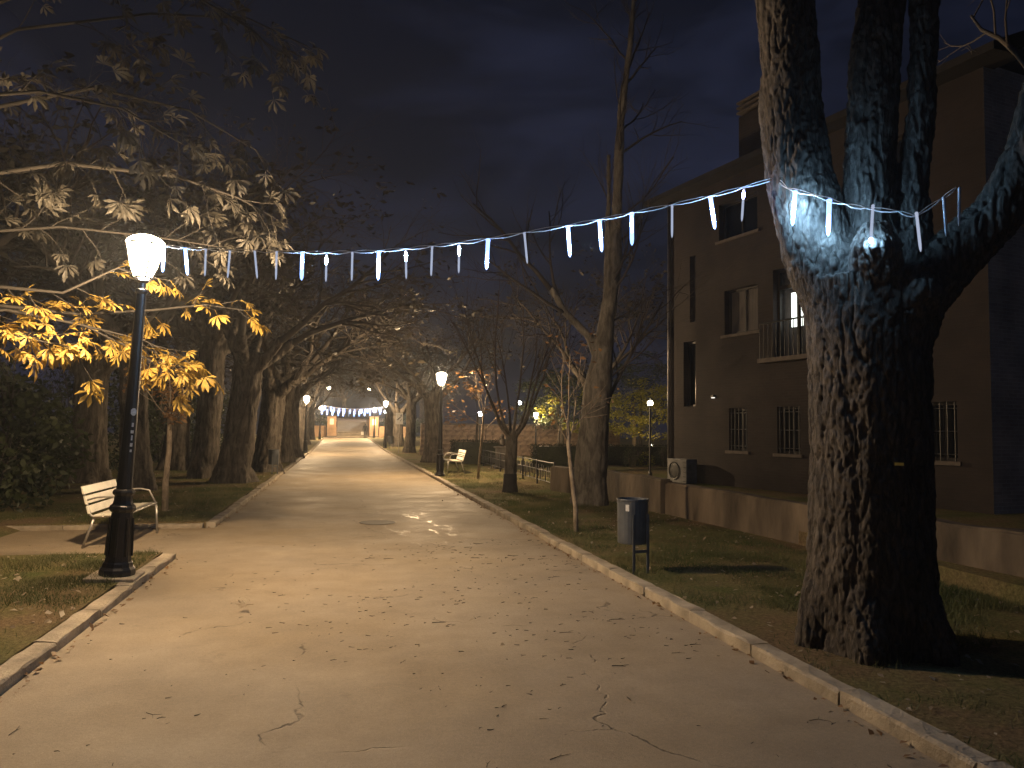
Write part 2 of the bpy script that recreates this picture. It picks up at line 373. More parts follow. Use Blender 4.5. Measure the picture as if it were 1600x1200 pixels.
# ---------------------------------------------------------------- ground
def zg(y):
    t = min(max((y - 45) / 50.0, 0), 1); return .40 * t * t * (3 - 2 * t)
KL, KR = -1.92, 2.90          # path edges
ys = [-6, 0, 5, 10, 15, 20, 30, 40, 45, 50, 55, 60, 65, 70, 75, 80, 85, 90, 95, 100, 105, 110]
def strip(name, x0, x1, dz, mat_, nx=2, y0=-6, y1=110, w0=None):
    yy = [y for y in ys if y0 < y < y1]; yy = [y0] + yy + [y1]
    v = []; f = []
    xs = [x0 + (x1 - x0) * i / (nx - 1) for i in range(nx)]
    for y in yy:
        for x in xs: v.append((x, y, zg(y) + dz))
    for j in range(len(yy) - 1):
        for i in range(nx - 1):
            a = j * nx + i; f.append((a, a + 1, a + nx + 1, a + nx))
    o = mesh_from(name, v, f, mat_); o['kind'] = 'structure'; return o
terr = mesh_from('terrain', [(-200, -60, -.30), (200, -60, -.30), (200, 200, -.30), (-200, 200, -.30)], [(0, 1, 2, 3)], M['lawn']); terr['kind'] = 'structure'
strip('path', KL, KR, 0.0, M['path'])
LAWN = .075
BAY0, BAY1, BAYX = 10.05, 12.95, -4.9
strip('lawn_right', KR + .14, 60, LAWN, M['lawn'])
strip('lawn_left_near', -60, KL - .16, LAWN, M['lawn'], y1=BAY0)
strip('lawn_left_bay', -60, BAYX, LAWN, M['lawn'], y0=BAY0, y1=BAY1)
strip('lawn_left_far', -60, KL - .16, LAWN, M['lawn'], y0=BAY1 + .12)
bay = mesh_from('bench_bay', [(BAYX, BAY0, -.004), (KL, BAY0, -.004), (KL, BAY1, -.004), (BAYX, BAY1, -.004)], [(0, 1, 2, 3)], M['path']); bay['kind'] = 'structure'
# soil banks that close the edges of the bay
sk = MB(); sk.quad((-4.6, BAY0, -.01), (KL - .16, BAY0, -.01), (KL - .16, BAY0, LAWN), (-4.6, BAY0, LAWN)); sk.quad((-60, BAY1 + .122, -.01), (KL - .16, BAY1 + .122, -.01), (KL - .16, BAY1 + .122, LAWN), (-60, BAY1 + .122, LAWN)); sk.quad((BAYX, BAY0, LAWN), (BAYX, BAY1, LAWN), (BAYX + .25, BAY1, -.01), (BAYX + .25, BAY0, -.01)); sk.quad((-60, BAY1, LAWN), (BAYX, BAY1, LAWN), (BAYX, BAY1 + .122, LAWN), (-60, BAY1 + .122, LAWN)); so_ = sk.build('bay_edge', M['lawn']); so_['kind'] = 'structure'

rng = random.Random(7)
def kerb_stone_mesh(length, w, h, seed):
    r = random.Random(seed); bm = bmesh.new()
    nx, ny, nz = 2, 7, 2
    bmesh.ops.create_cube(bm, size=1.0)
    bmesh.ops.scale(bm, vec=(w, length, h), verts=bm.verts)
    bmesh.ops.subdivide_edges(bm, edges=[e for e in bm.edges if abs((e.verts[0].co - e.verts[1].co).y) > length * .5], cuts=5, use_grid_fill=True)
    top = [e for e in bm.edges if e.verts[0].co.z > h * .49 and e.verts[1].co.z > h * .49 and (abs(e.verts[0].co.x - e.verts[1].co.x) < 1e-5)]
    bmesh.ops.bevel(bm, geom=top, offset=.018, segments=2, affect='EDGES', profile=.6)
    for v in bm.verts:
        if v.co.z > 0: v.co += Vector((r.uniform(-.007, .007), r.uniform(-.003, .003), r.uniform(-.008, .006)))
    me = bpy.data.meshes.new('kerb_stone'); bm.to_mesh(me); bm.free(); me.materials.append(M['kerb']); return me
KM = [kerb_stone_mesh(.985, .15, .26, s) for s in range(6)]
def kerb(name, x, y0, y1, ztop, label_skip=()):
    root = empty(name, (x, 0, 0)); root['kind'] = 'structure'
    y = y0
    while y < y1:
        if not any(a < y + .5 < b for a, b in label_skip):
            o = bpy.data.objects.new('kerb_stone', rng.choice(KM)); link(o, root)
            o.location = (rng.uniform(-.008, .008), y + .5, zg(y) + ztop - .13 + rng.uniform(-.008, .006))
            o.rotation_euler = (rng.uniform(-.006, .006), rng.uniform(-.03, .03), rng.uniform(-.010, .010) + rng.choice((0, math.pi)))
        y += 1.0
    return root
kerb('kerb_right', KR + .07, -3.9, 92, .088)
kl = kerb('kerb_left', KL - .08, -3.95, 92, .075, [(BAY0 - .02, BAY1 - .03)])
for i in range(3):   # return kerb along the far side of the bench bay
    o = bpy.data.objects.new('kerb_stone', KM[i]); link(o, kl); o.location = (-.60 - i * 1.0, BAY1 + .06, -.07); o.rotation_euler = (0, 0, math.pi / 2)

# ---------------------------------------------------------------- tree machinery
def trunk_mesh(name, tubes, voxel, mat_, parent, amp=.02, fx=9.0, fz=2.2, lump=.03, flare=None):
    mb = MB()
    for pts, rad in tubes: mb.tube(pts, rad, 14)
    me = bpy.data.meshes.new(name + '_raw'); me.from_pydata(mb.v, [], mb.f); me.update()
    tmp = bpy.data.objects.new('tmp', me); COL.objects.link(tmp)
    md = tmp.modifiers.new('r', 'REMESH'); md.mode = 'VOXEL'; md.voxel_size = voxel
    sm = tmp.modifiers.new('s', 'SMOOTH'); sm.iterations = 4; sm.factor = .5
    dg = bpy.context.evaluated_depsgraph_get(); dg.update()
    out = bpy.data.meshes.new_from_object(tmp.evaluated_get(dg))
    bpy.data.objects.remove(tmp); bpy.data.meshes.remove(me)
    n = len(out.vertices); co = np.empty(n * 3, np.float32); out.vertices.foreach_get('co', co); co = co.reshape(-1, 3).astype(float)
    no = np.empty(n * 3, np.float32); out.vertex_normals.foreach_get('vector', no); no = no.reshape(-1, 3)
    q = co + 40.0
    warp = (vnoise(q * 2.3) - .5)[:, None] * np.array([.10, .10, .0])
    qq = (q + warp) * np.array([fx, fx, fz])
    # flat plates parted by narrow fissures, broken by cross cracks and fine roughness
    n1 = vnoise(qq) * .75 + vnoise(qq * np.array([2.3, 2.3, 2.6]) + 9) * .25
    plate = np.minimum(1, np.abs(2 * n1 - 1) * 4.2) ** .8
    n2 = vnoise(qq * np.array([1.7, 1.7, 3.4]) + 21); plate2 = np.minimum(1, np.abs(2 * n2 - 1) * 5.0)
    d = amp * (1.15 * plate + .45 * plate2 - 1.1) + lump * (vnoise(q * 2.0) - .5) * 2 + amp * .7 * (vnoise(q * np.array([38, 38, 20])) - .5) + amp * .6 * (vnoise(q * np.array([60, 60, 36])) - .5)
    co = co + no * d[:, None]
    out.vertices.foreach_set('co', co.astype(np.float32).ravel()); out.update()
    out.polygons.foreach_set('use_smooth', [True] * len(out.polygons))
    out.name = name; out.materials.clear(); out.materials.append(mat_)
    return link(bpy.data.objects.new(name, out), parent)

def rand_perp(d, r):
    v = Vector((r.gauss(0, 1), r.gauss(0, 1), r.gauss(0, 1))); v -= d * v.dot(d); return v.normalized()
def grow(out, tips, p, d, L, rad, lvl, maxl, r, kids=(6, 5, 4, 3), spread=.75, up=.12, wander=.16, shrink=.58, seg=5):
    pts = [Vector(p)]; d = Vector(d).normalized(); dirs = [d]
    for i in range(seg):
        d = (d + rand_perp(d, r) * wander + Vector((0, 0, up))).normalized(); dirs.append(d)
        pts.append(pts[-1] + d * (L / seg))
    rr = [rad * (1 - .62 * i / seg) for i in range(seg + 1)]
    out.append((pts, rr))
    if lvl >= maxl:
        tips.append((pts[-1], d)); tips.append((pts[-2], dirs[-2])); return
    k = kids[min(lvl, len(kids) - 1)]
    for i in range(k):
        t = .28 + .72 * (i + r.random() * .8) / k; t = min(t, 1.0); j = min(int(t * seg), seg - 1); fr = t * seg - j
        q = pts[j].lerp(pts[j + 1], fr); dd = (dirs[j + 1] + rand_perp(dirs[j + 1], r) * spread * r.uniform(.7, 1.3)).normalized()
        grow(out, tips, q, dd, L * shrink * r.uniform(.75, 1.15), max(rr[j] * .55, .0035), lvl + 1, maxl, r, kids, spread, up, wander, shrink, max(3, seg - 1))
    tips.append((pts[-1], d))
def tubes_obj(name, tubes, mat_, parent):
    mb = MB()
    for pts, rad in tubes:
        rm = max(rad); mb.tube(pts, rad, 10 if rm > .09 else 6 if rm > .03 else 4 if rm > .012 else 3, cap=rm > .03)
    return mb.build(name, mat_, parent, smooth=True)

def leaf_mass(name, pts, size, mat_, parent, seed, droop=.5, aspect=.42):
    r = np.random.default_rng(seed); P = np.asarray([tuple(p) for p in pts], float); n = len(P)
    a = r.uniform(0, 2 * np.pi, n); el = r.uniform(-1.2, .5, n) * droop * 1.3
    d = np.stack([np.cos(a) * np.cos(el), np.sin(a) * np.cos(el), np.sin(el)], 1)
    s = np.cross(d, r.normal(0, 1, (n, 3))); s /= np.linalg.norm(s, axis=1, keepdims=True) + 1e-9
    L = size * r.uniform(.55, 1.25, n)[:, None]; nn = np.cross(d, s)
    V = np.stack([P, P + d * L * .55 + s * L * aspect * .5 + nn * L * .06, P + d * L - nn * L * .12, P + d * L * .55 - s * L * aspect * .5 + nn * L * .06], 1).reshape(-1, 3)
    F = np.arange(4 * n).reshape(n, 4)
    o = mesh_np(name, V, F, mat_, parent); o['kind'] = 'stuff'; return o

def palmate_mesh(seed, leaflets=7, L=.20):
    r = random.Random(seed); v = []; f = []
    stem = L * .55
    n0 = len(v); w = .0025   # petiole
    v += [(-w, 0, 0), (w, 0, 0), (w, stem, -stem * .12), (-w, stem, -stem * .12), (0, 0, w * 2), (0, stem, -stem * .12 + w * 2)]
    f += [(0, 1, 2, 3), (0, 3, 5, 4), (1, 4, 5, 2)]
    c = Vector((0, stem, -stem * .12))
    for i in range(leaflets):
        a = (i - (leaflets - 1) / 2) * (2.7 / (leaflets - 1)) + r.uniform(-.08, .08)
        ll = L * (1.0 - .10 * abs(i - (leaflets - 1) / 2)) * r.uniform(.85, 1.1); dr = r.uniform(.15, .75); curl = r.uniform(.15, .5)
        d = Vector((math.sin(a), math.cos(a), 0)); s = Vector((math.cos(a), -math.sin(a), 0)); z = Vector((0, 0, 1))
        def pt(t, side, wd):
            return c + d * (ll * t * (1 - .25 * dr * t)) + s * side * wd * ll + z * (-ll * dr * t * t * .75 + abs(side) * wd * ll * curl)
        b = len(v)
        v += [tuple(pt(0.02, 0, 0)), tuple(pt(.35, -1, .055)), tuple(pt(.35, 0, 0)), tuple(pt(.35, 1, .055)), tuple(pt(.68, -1, .125)), tuple(pt(.68, 0, 0)), tuple(pt(.68, 1, .125)), tuple(pt(1.0, 0, 0))]
        f += [(b, b + 1, b + 2), (b, b + 2, b + 3), (b + 1, b + 4, b + 5, b + 2), (b + 2, b + 5, b + 6, b + 3), (b + 4, b + 7, b + 5), (b + 5, b + 7, b + 6)]
    return v, f
def palm_mesh_data(name, seed, leaflets, L, mat_):
    v, f = palmate_mesh(seed, leaflets, L); me = bpy.data.meshes.new(name); me.from_pydata(v, [], f); me.update(); me.materials.append(mat_); return me
def orient(o, p, d, roll, r):
    d = Vector(d).normalized(); q = d.to_track_quat('Y', 'Z'); o.rotation_mode = 'QUATERNION'
    from mathutils import Quaternion
    o.rotation_quaternion = q @ Quaternion((0, 1, 0), roll); o.location = p

# ---- big furrowed tree at the path edge
def big_tree():
    root = empty('plane_tree', (3.79, 4.97, .05))
    tag(root, 'huge furrowed tree with forked trunk beside the kerb, wrapped in blue icicle lights', 'tree')
    O = Vector(root.location)
    def S(l): return [Vector(p) - O for p in l]
    tubes = [
        (S([(3.80, 4.97, -.25), (3.80, 4.97, .08), (3.80, 4.97, .35), (3.80, 4.97, .9), (3.80, 4.97, 1.6), (3.79, 4.97, 2.2), (3.77, 4.98, 2.75)]), [.52, .475, .435, .42, .415, .42, .435]),
        (S([(3.74, 5.0, 2.2), (3.66, 5.05, 2.65), (3.52, 5.17, 3.05), (3.42, 5.25, 3.57), (3.37, 5.29, 4.24), (3.35, 5.30, 5.03), (3.35, 5.32, 6.0), (3.30, 5.4, 7.4)]), [.30, .32, .28, .245, .225, .205, .18, .13]),
        (S([(3.83, 4.95, 2.3), (3.84, 4.95, 2.75), (3.84, 4.98, 3.2), (3.86, 5.0, 3.7), (3.91, 5.0, 4.3), (3.97, 5.0, 4.9), (4.05, 4.98, 6.0), (4.1, 4.9, 7.3)]), [.27, .25, .205, .18, .17, .165, .14, .10]),
        (S([(3.92, 4.88, 2.2), (4.02, 4.80, 2.6), (4.22, 4.64, 2.86), (4.46, 4.47, 3.15), (4.62, 4.35, 3.6), (4.74, 4.26, 4.2), (4.95, 4.1, 5.4)]), [.25, .23, .185, .155, .14, .13, .10]),
        (S([(3.95, 4.9, 2.4), (4.03, 4.82, 2.9), (4.08, 4.83, 3.4), (4.15, 4.80, 4.0), (4.2, 4.8, 5.0), (4.25, 4.85, 6.6)]), [.20, .16, .115, .10, .09, .06]),
        # burr below the fork and root buttresses
        (S([(3.66, 4.72, 2.72), (3.60, 4.62, 2.92), (3.60, 4.62, 3.08)]), [.17, .17, .10]),
        (S([(3.86, 4.68, 2.45), (3.90, 4.56, 2.62), (3.92, 4.56, 2.75)]), [.16, .14, .08]),
        (S([(3.55, 5.05, .5), (3.36, 5.05, .12), (3.26, 5.06, -.12)]), [.19, .13, .06]),
        (S([(3.62, 4.80, .5), (3.50, 4.62, .10), (3.46, 4.56, -.12)]), [.19, .13, .06]),
        (S([(3.90, 4.75, .5), (3.97, 4.52, .10), (4.00, 4.42, -.12)]), [.19, .13, .06]),
        (S([(4.02, 5.0, .5), (4.28, 4.92, .12), (4.36, 4.87, -.12)]), [.19, .13, .06]),
    ]
    trunk_mesh('trunk', tubes, .0105, M['bark_big'], root, amp=.019, fx=17, fz=2.6, lump=.024)
    r = random.Random(3); out = []; tips = []
    for b, d, L in [((3.30, 5.4, 7.3), (-.3, .3, 1), 3.0), ((4.1, 4.9, 7.2), (.1, -.1, 1), 3.0), ((4.95, 4.1, 5.3), (.5, -.3, 1), 2.6), ((4.25, 4.85, 6.5), (.3, .4, 1), 2.6),
                    ((4.62, 4.35, 3.6), (1, .05, .25), 1.6), ((4.70, 4.28, 4.0), (.5, .7, .6), 1.6)]:
        grow(out, tips, Vector(b) - O, d, L, .10 if L > 2 else .03, 0, 3, r, (5, 4, 3), .8, .06)
    tubes_obj('crown', out, M['twig'], root)
    t = MB().box((0, 0, 0), (.055, .004, .02), rz=-.64).build('tag', mat('yellow_tag', (.7, .6, .15), .4), root)
    t.location = Vector((3.66, 4.50, 1.40)) - O
big_tree()

# ---- row chestnuts: three grown once, copied along the avenue
def avenue_tree(seed, h_fork=2.6, rad=.40, leaves=900):
    r = random.Random(seed); root = empty('avenue_tree')
    tubes = [([(0, 0, -.3), (0, 0, .05), (.0, .0, .4), (.02, 0, 1.2), (.05, .02, h_fork * .8), (.06, .02, h_fork + .3)], [rad * 1.35, rad * 1.22, rad * 1.05, rad * .95, rad * .92, rad * .88])]
    for k in range(5):
        a = k * 1.256 + r.uniform(-.3, .3); tubes.append(([(math.cos(a) * rad * .6, math.sin(a) * rad * .6, .45), (math.cos(a) * rad * 1.2, math.sin(a) * rad * 1.2, .06), (math.cos(a) * rad * 1.6, math.sin(a) * rad * 1.6, -.15)], [rad * .45, rad * .34, rad * .16]))
    out = []; tips = []
    nl = 6
    for k in range(nl):
        a = 2 * math.pi * k / nl + r.uniform(-.35, .35); el = r.uniform(.55, 1.25)
        d = Vector((math.cos(a), math.sin(a), el)).normalized(); p0 = Vector((.06, .02, h_fork - .2 + r.uniform(-.2, .2)))
        p1 = p0 + d * .75; p2 = p1 + (d + Vector((0, 0, .2))).normalized() * .7
        tubes.append(([p0, p1, p2], [rad * .5, rad * .38, rad * .28]))
        grow(out, tips, p2 - (p2 - p1) * .2, (p2 - p1), r.uniform(3.0, 4.2), rad * .24, 0, 3, r, (8, 7, 5), .95, -.015, .2, .56)
    trunk_mesh('trunk', tubes, .05, M['bark'], root, amp=.034, fx=8, fz=1.3, lump=.045)
    tubes_obj('crown', out, M['twig'], root)
    pts = []
    for q, d in tips:
        if r.random() < leaves / max(1, len(tips)):
            for k in range(r.randint(2, 5)): pts.append(q + Vector((r.gauss(0, .12), r.gauss(0, .12), r.gauss(-.05, .1))))
    leaf_mass('leaves', pts, .24, M['leaf_dull'], root, seed)
    return root
AV = [avenue_tree(11, 3.3, .42, 330), avenue_tree(23, 3.7, .36, 420), avenue_tree(37, 3.0, .45, 300)]
AVG = 'trees of the dark avenue'
spots = [  # x, y, template, rotation, scale, tilt about y, label
    (-2.85, 22.2, 0, .3, 1.0, R(4), 'broad grey tree trunk by the left kerb, nearer than the litter bin'),
    (-3.95, 24.2, 1, 1.2, 1.05, R(2), 'grey trunk standing just behind the first broad avenue tree'),
    (-2.55, 27.5, 2, 2.2, .95, R(6), 'leaning tree trunk directly behind the dark litter bin on the lawn'),
    (-2.4, 34.5, 1, 4.0, .95, R(1), 'pale trunk past the litter bin, third along the left kerb'),
    (-2.45, 41.0, 0, 5.1, .9, R(-3), 'dark trunk just in front of the second lantern on the left'),
    (-2.7, 52.0, 2, .7, .9, 0, 'dark trunk just beyond the second lantern on the left'),
    (-2.9, 64.0, 1, 2.9, .9, 0, 'dark tree halfway between the left lantern and the steps'),
    (-3.0, 78.0, 0, 1.9, .9, 0, 'last tree before the steps on the left side'),
    (-4.7, 19.6, 1, 3.3, .9, R(-2), 'shadowy trunk on the lawn behind the pale sapling'),
    (-6.6, 22.5, 2, 5.0, 1.0, 0, 'shadowy trunk deep on the left lawn behind the bench'),
    (-5.6, 28.5, 0, 2.5, 1.0, R(2), 'second row tree between the first avenue trunks'),
    (-8.6, 17.5, 1, .9, 1.05, 0, 'shadowy tree among the shrubs at the left edge'),
    (-7.8, 36.0, 2, 3.9, 1.1, 0, 'deep tree of the second row, far left lawn'),
    (-11.5, 21.0, 0, 1.0, 1.1, 0, 'outer boundary tree beyond the shrubs at the left edge'),
    (-12.5, 30.0, 1, 2.0, 1.1, 0, 'outer boundary tree behind the second row trunks'),
    (-10.5, 45.0, 2, 3.0, 1.1, 0, 'outer boundary tree far back on the left lawn'),
    (4.05, 35.0, 0, 2.0, .9, R(-1), 'grey trunk close behind the lit lantern by the small bench'),
    (4.2, 48.8, 1, .4, .9, 0, 'grey trunk right behind the white sign post'),
    (4.3, 61.0, 2, 3.6, .9, 0, 'dark trunk beyond the sign on the right kerb'),
    (4.4, 74.0, 0, 4.4, .9, 0, 'tree nearest the steps on the right kerb'),
    (9.0, 27.5, 1, 5.6, .85, 0, 'dark trunk beyond the concrete wall, left of the brick house'),
]
used = set()
for x, y, t, rz, sc, tilt, lab in spots:
    o = AV[t] if t not in used else copy_tree(AV[t]); used.add(t)
    o.location = (x, y, zg(y) + LAWN); o.rotation_euler = (0, tilt, rz); o.rotation_mode = 'ZYX' if False else 'XYZ'
    # tilt towards +x in world whatever the spin: compose as matrix
    o.rotation_euler = (Matrix.Rotation(tilt, 3, 'Y') @ Matrix.Rotation(rz, 3, 'Z')).to_euler()
    o.scale = (sc, sc, sc); tag(o, lab, 'tree', AVG)

# ---- tall bare lime by the wall
def lime_tree():
    root = empty('lime_tree', (5.0, 15.2, LAWN)); O = Vector(root.location)
    tag(root, 'tall bare tree with pale leaning trunk in front of the concrete wall', 'tree')
    main = [(5.0, 15.2, -.2), (5.0, 15.2, .1), (5.02, 15.2, .6), (5.05, 15.18, 1.24), (5.16, 15.14, 2.57), (5.32, 15.09, 3.9), (5.47, 15.04, 4.98), (5.52, 15.02, 6.6), (5.58, 15.0, 8.25), (5.76, 14.93, 9.77), (5.85, 14.9, 11.3)]
    mr = [.45, .41, .35, .325, .27, .165, .135, .11, .085, .06, .03]
    S = lambda l: [Vector(p) - O for p in l]
    tubes = [(S(main), mr), (S([(5.08, 15.16, 2.2), (5.16, 15.15, 3.1), (4.97, 15.21, 3.57), (4.52, 15.35, 4.04), (4.20, 15.44, 4.58)]), [.16, .13, .09, .075, .06]),
             (S([(5.2, 15.1, 3.0), (5.35, 15.2, 4.0), (5.40, 15.25, 5.5), (5.42, 15.3, 7.5)]), [.14, .09, .07, .04])]
    trunk_mesh('trunk', tubes, .03, M['bark_lime'], root, amp=.010, fx=8, fz=3, lump=.02)
    r = random.Random(5); out = []; tips = []
    def gr(p, d, L, rd, lv=1, **k): grow(out, tips, Vector(p) - O, d, L, rd, lv, 3, r, (0, 6, 4, 3), .7, .05, .16, .55, **k)
    gr((4.20, 15.44, 4.55), (-.6, .1, .7), 2.4, .055); gr((4.52, 15.35, 4.04), (-.8, 0, .25), 2.2, .035); gr((4.4, 15.4, 4.3), (-.3, .2, 1), 2.4, .035)
    gr((5.29, 15.1, 2.04), (.45, 0, .9), 2.6, .045); gr((5.3, 15.1, 2.6), (.7, -.1, .5), 1.6, .025); gr((5.3, 15.1, 3.8), (.8, 0, .5), 1.6, .022)
    for i in range(15):
        z = 4.2 + i * .48; k = min(int(i / 3) + 5, 9); t = r.random(); p = Vector(main[k]).lerp(Vector(main[min(k + 1, 10)]), t); a = r.uniform(0, 6.28)
        gr(p, (math.cos(a), math.sin(a), 1.0), r.uniform(1.2, 2.3), .03)
    tubes_obj('crown', out, M['twig'], root)
lime_tree()

# ---- vase shaped bare tree on the right lawn
def vase_tree():
    root = empty('vase_tree', (4.05, 18.5, LAWN)); tag(root, 'small bare tree with upswept stems and dark foot on lawn', 'tree')
    tubes = [([(0, 0, -.2), (0, 0, .05), (.0, 0, .45), (.02, 0, 1.0), (.03, 0, 1.45)], [.19, .17, .15, .14, .15])]
    r = random.Random(9); out = []; tips = []
    for k in range(8):
        a = k * .785 + r.uniform(-.3, .3); d = Vector((math.cos(a) * .42, math.sin(a) * .42, 1)).normalized()
        p0 = Vector((.03, 0, 1.25)); p1 = p0 + Vector((math.cos(a) * .30, math.sin(a) * .30, .38)); p2 = p1 + d * .5
        tubes.append(([p0, p1, p2], [.065, .042, .030]))
        grow(out, tips, p2 - d * .1, d, r.uniform(2.0, 3.0), .028, 1, 3, r, (0, 8, 5), .5, .10, .09, .5)
    trunk_mesh('trunk', tubes, .025, M['bark_lime'], root, amp=.008, fx=12, fz=4, lump=.01)
    MB().lathe([(.21, -.05), (.20, .02), (.172, .2), (.166, .44), (.150, .45)], 18).build('dark_foot', mat('dark_foot_colour', (.035, .03, .026), .8), root, smooth=True)  # sleeve round the trunk base, darker than the bark above
    tubes_obj('crown', out, M['twig'], root)
vase_tree()

def sapling(name, loc, stem, rad, branches, leaves, label, mat_leaf, seed, bark='bark_pale', lsize=.12, brad=.014):
    root = empty(name, loc); tag(root, label, 'sapling'); r = random.Random(seed)
    MB().tube(stem, [rad * (1 - .35 * i / (len(stem) - 1)) for i in range(len(stem))], 10).build('trunk', M[bark], root, smooth=True)
    out = []; tips = []
    for p, d, L in branches: grow(out, tips, p, d, L, brad, 2, 3, r, (0, 0, 7), .7, .05, .14, .5)
    tubes_obj('crown', out, M[bark] if bark == 'bark_pale' else M['twig'], root)
    if leaves:
        pts = [q + Vector((r.gauss(0, .05), r.gauss(0, .05), r.gauss(-.04, .05))) for q, d in [r.choice(tips) for _ in range(leaves)]]
        leaf_mass('leaves', pts, lsize, M[mat_leaf], root, seed)
    return root
sapling('sapling', (3.48, 11.2, LAWN), [(0, 0, -.1), (-.01, 0, .35), (-.06, .02, .75), (-.12, .04, 1.3), (-.13, .04, 1.7)], .042,
        [((-.13, .04, 1.6), (-.25, .1, 1), 1.1), ((-.12, .04, 1.3), (.12, -.05, 1), 1.5), ((-.12, .04, 1.45), (.5, 0, .8), .8), ((-.12, .04, 1.35), (-.4, -.3, .6), .6), ((-.13, .04, 1.7), (0, 0, 1), 1.0)],
        60, 'pale forked sapling with few brown leaves behind the grey bin', 'leaf_brown', 3)
sapling('sapling', (4.1, 23.4, LAWN), [(0, 0, -.1), (.05, 0, .6), (.12, 0, 1.3), (.15, 0, 2.0)], .045,
        [((.15, 0, 1.9), (-.3, 0, 1), 1.3), ((.15, 0, 1.95), (.3, .1, 1), 1.3), ((.14, 0, 1.6), (-.8, 0, .5), 1.2), ((.15, 0, 2), (0, 0, 1), 1.2), ((.14, 0, 1.5), (.8, .3, .4), 1.0)],
        160, 'thin pale sapling next to the small white bench', 'leaf_brown', 4, lsize=.13)
sapling('sapling', (-3.05, 14.8, LAWN), [(0, 0, -.1), (-.01, 0, .5), (.03, 0, 1.1), (.02, 0, 1.7)], .06,
        [((.02, 0, 1.6), (-.5, 0, .8), .9), ((.02, 0, 1.65), (.5, .1, .8), .9), ((.02, 0, 1.5), (-.1, .6, .6), .8), ((.02, 0, 1.7), (0, 0, 1), .9), ((.02, 0, 1.4), (.3, -.4, .4), .6)],
        420, 'slim sapling with reddish leaves standing behind the bench', 'leaf_brown', 5, lsize=.12)
sapling('sapling', (6.4, 37.0, LAWN), [(0, 0, -.1), (0, 0, 1.0), (.05, 0, 2.3)], .09,
        [((.05, 0, 2.2), (-.7, -.2, -.1), 1.3), ((.05, 0, 2.3), (-.3, 0, .9), 1.2), ((.05, 0, 2.0), (.4, 0, .3), 1.0)],
        260, 'small tree with hanging orange leaves between lantern and stone wall', 'leaf_brown', 6, bark='bark', lsize=.2)
sapling('sapling', (10.9, 38.2, LAWN), [(0, 0, -.1), (0, 0, 1.0), (.05, 0, 1.9)], .07,
        [((.05, 0, 1.9), (-.7, -.2, .2), 1.2), ((.05, 0, 1.9), (-.3, 0, .9), 1.2), ((.05, 0, 1.6), (.8, -.3, .1), 1.3), ((0, 0, 1.5), (.4, -.6, .2), 1.0)],
        420, 'yellow green leafed sapling glowing beside the park lantern', 'leaf_lime', 8, bark='bark', lsize=.2)

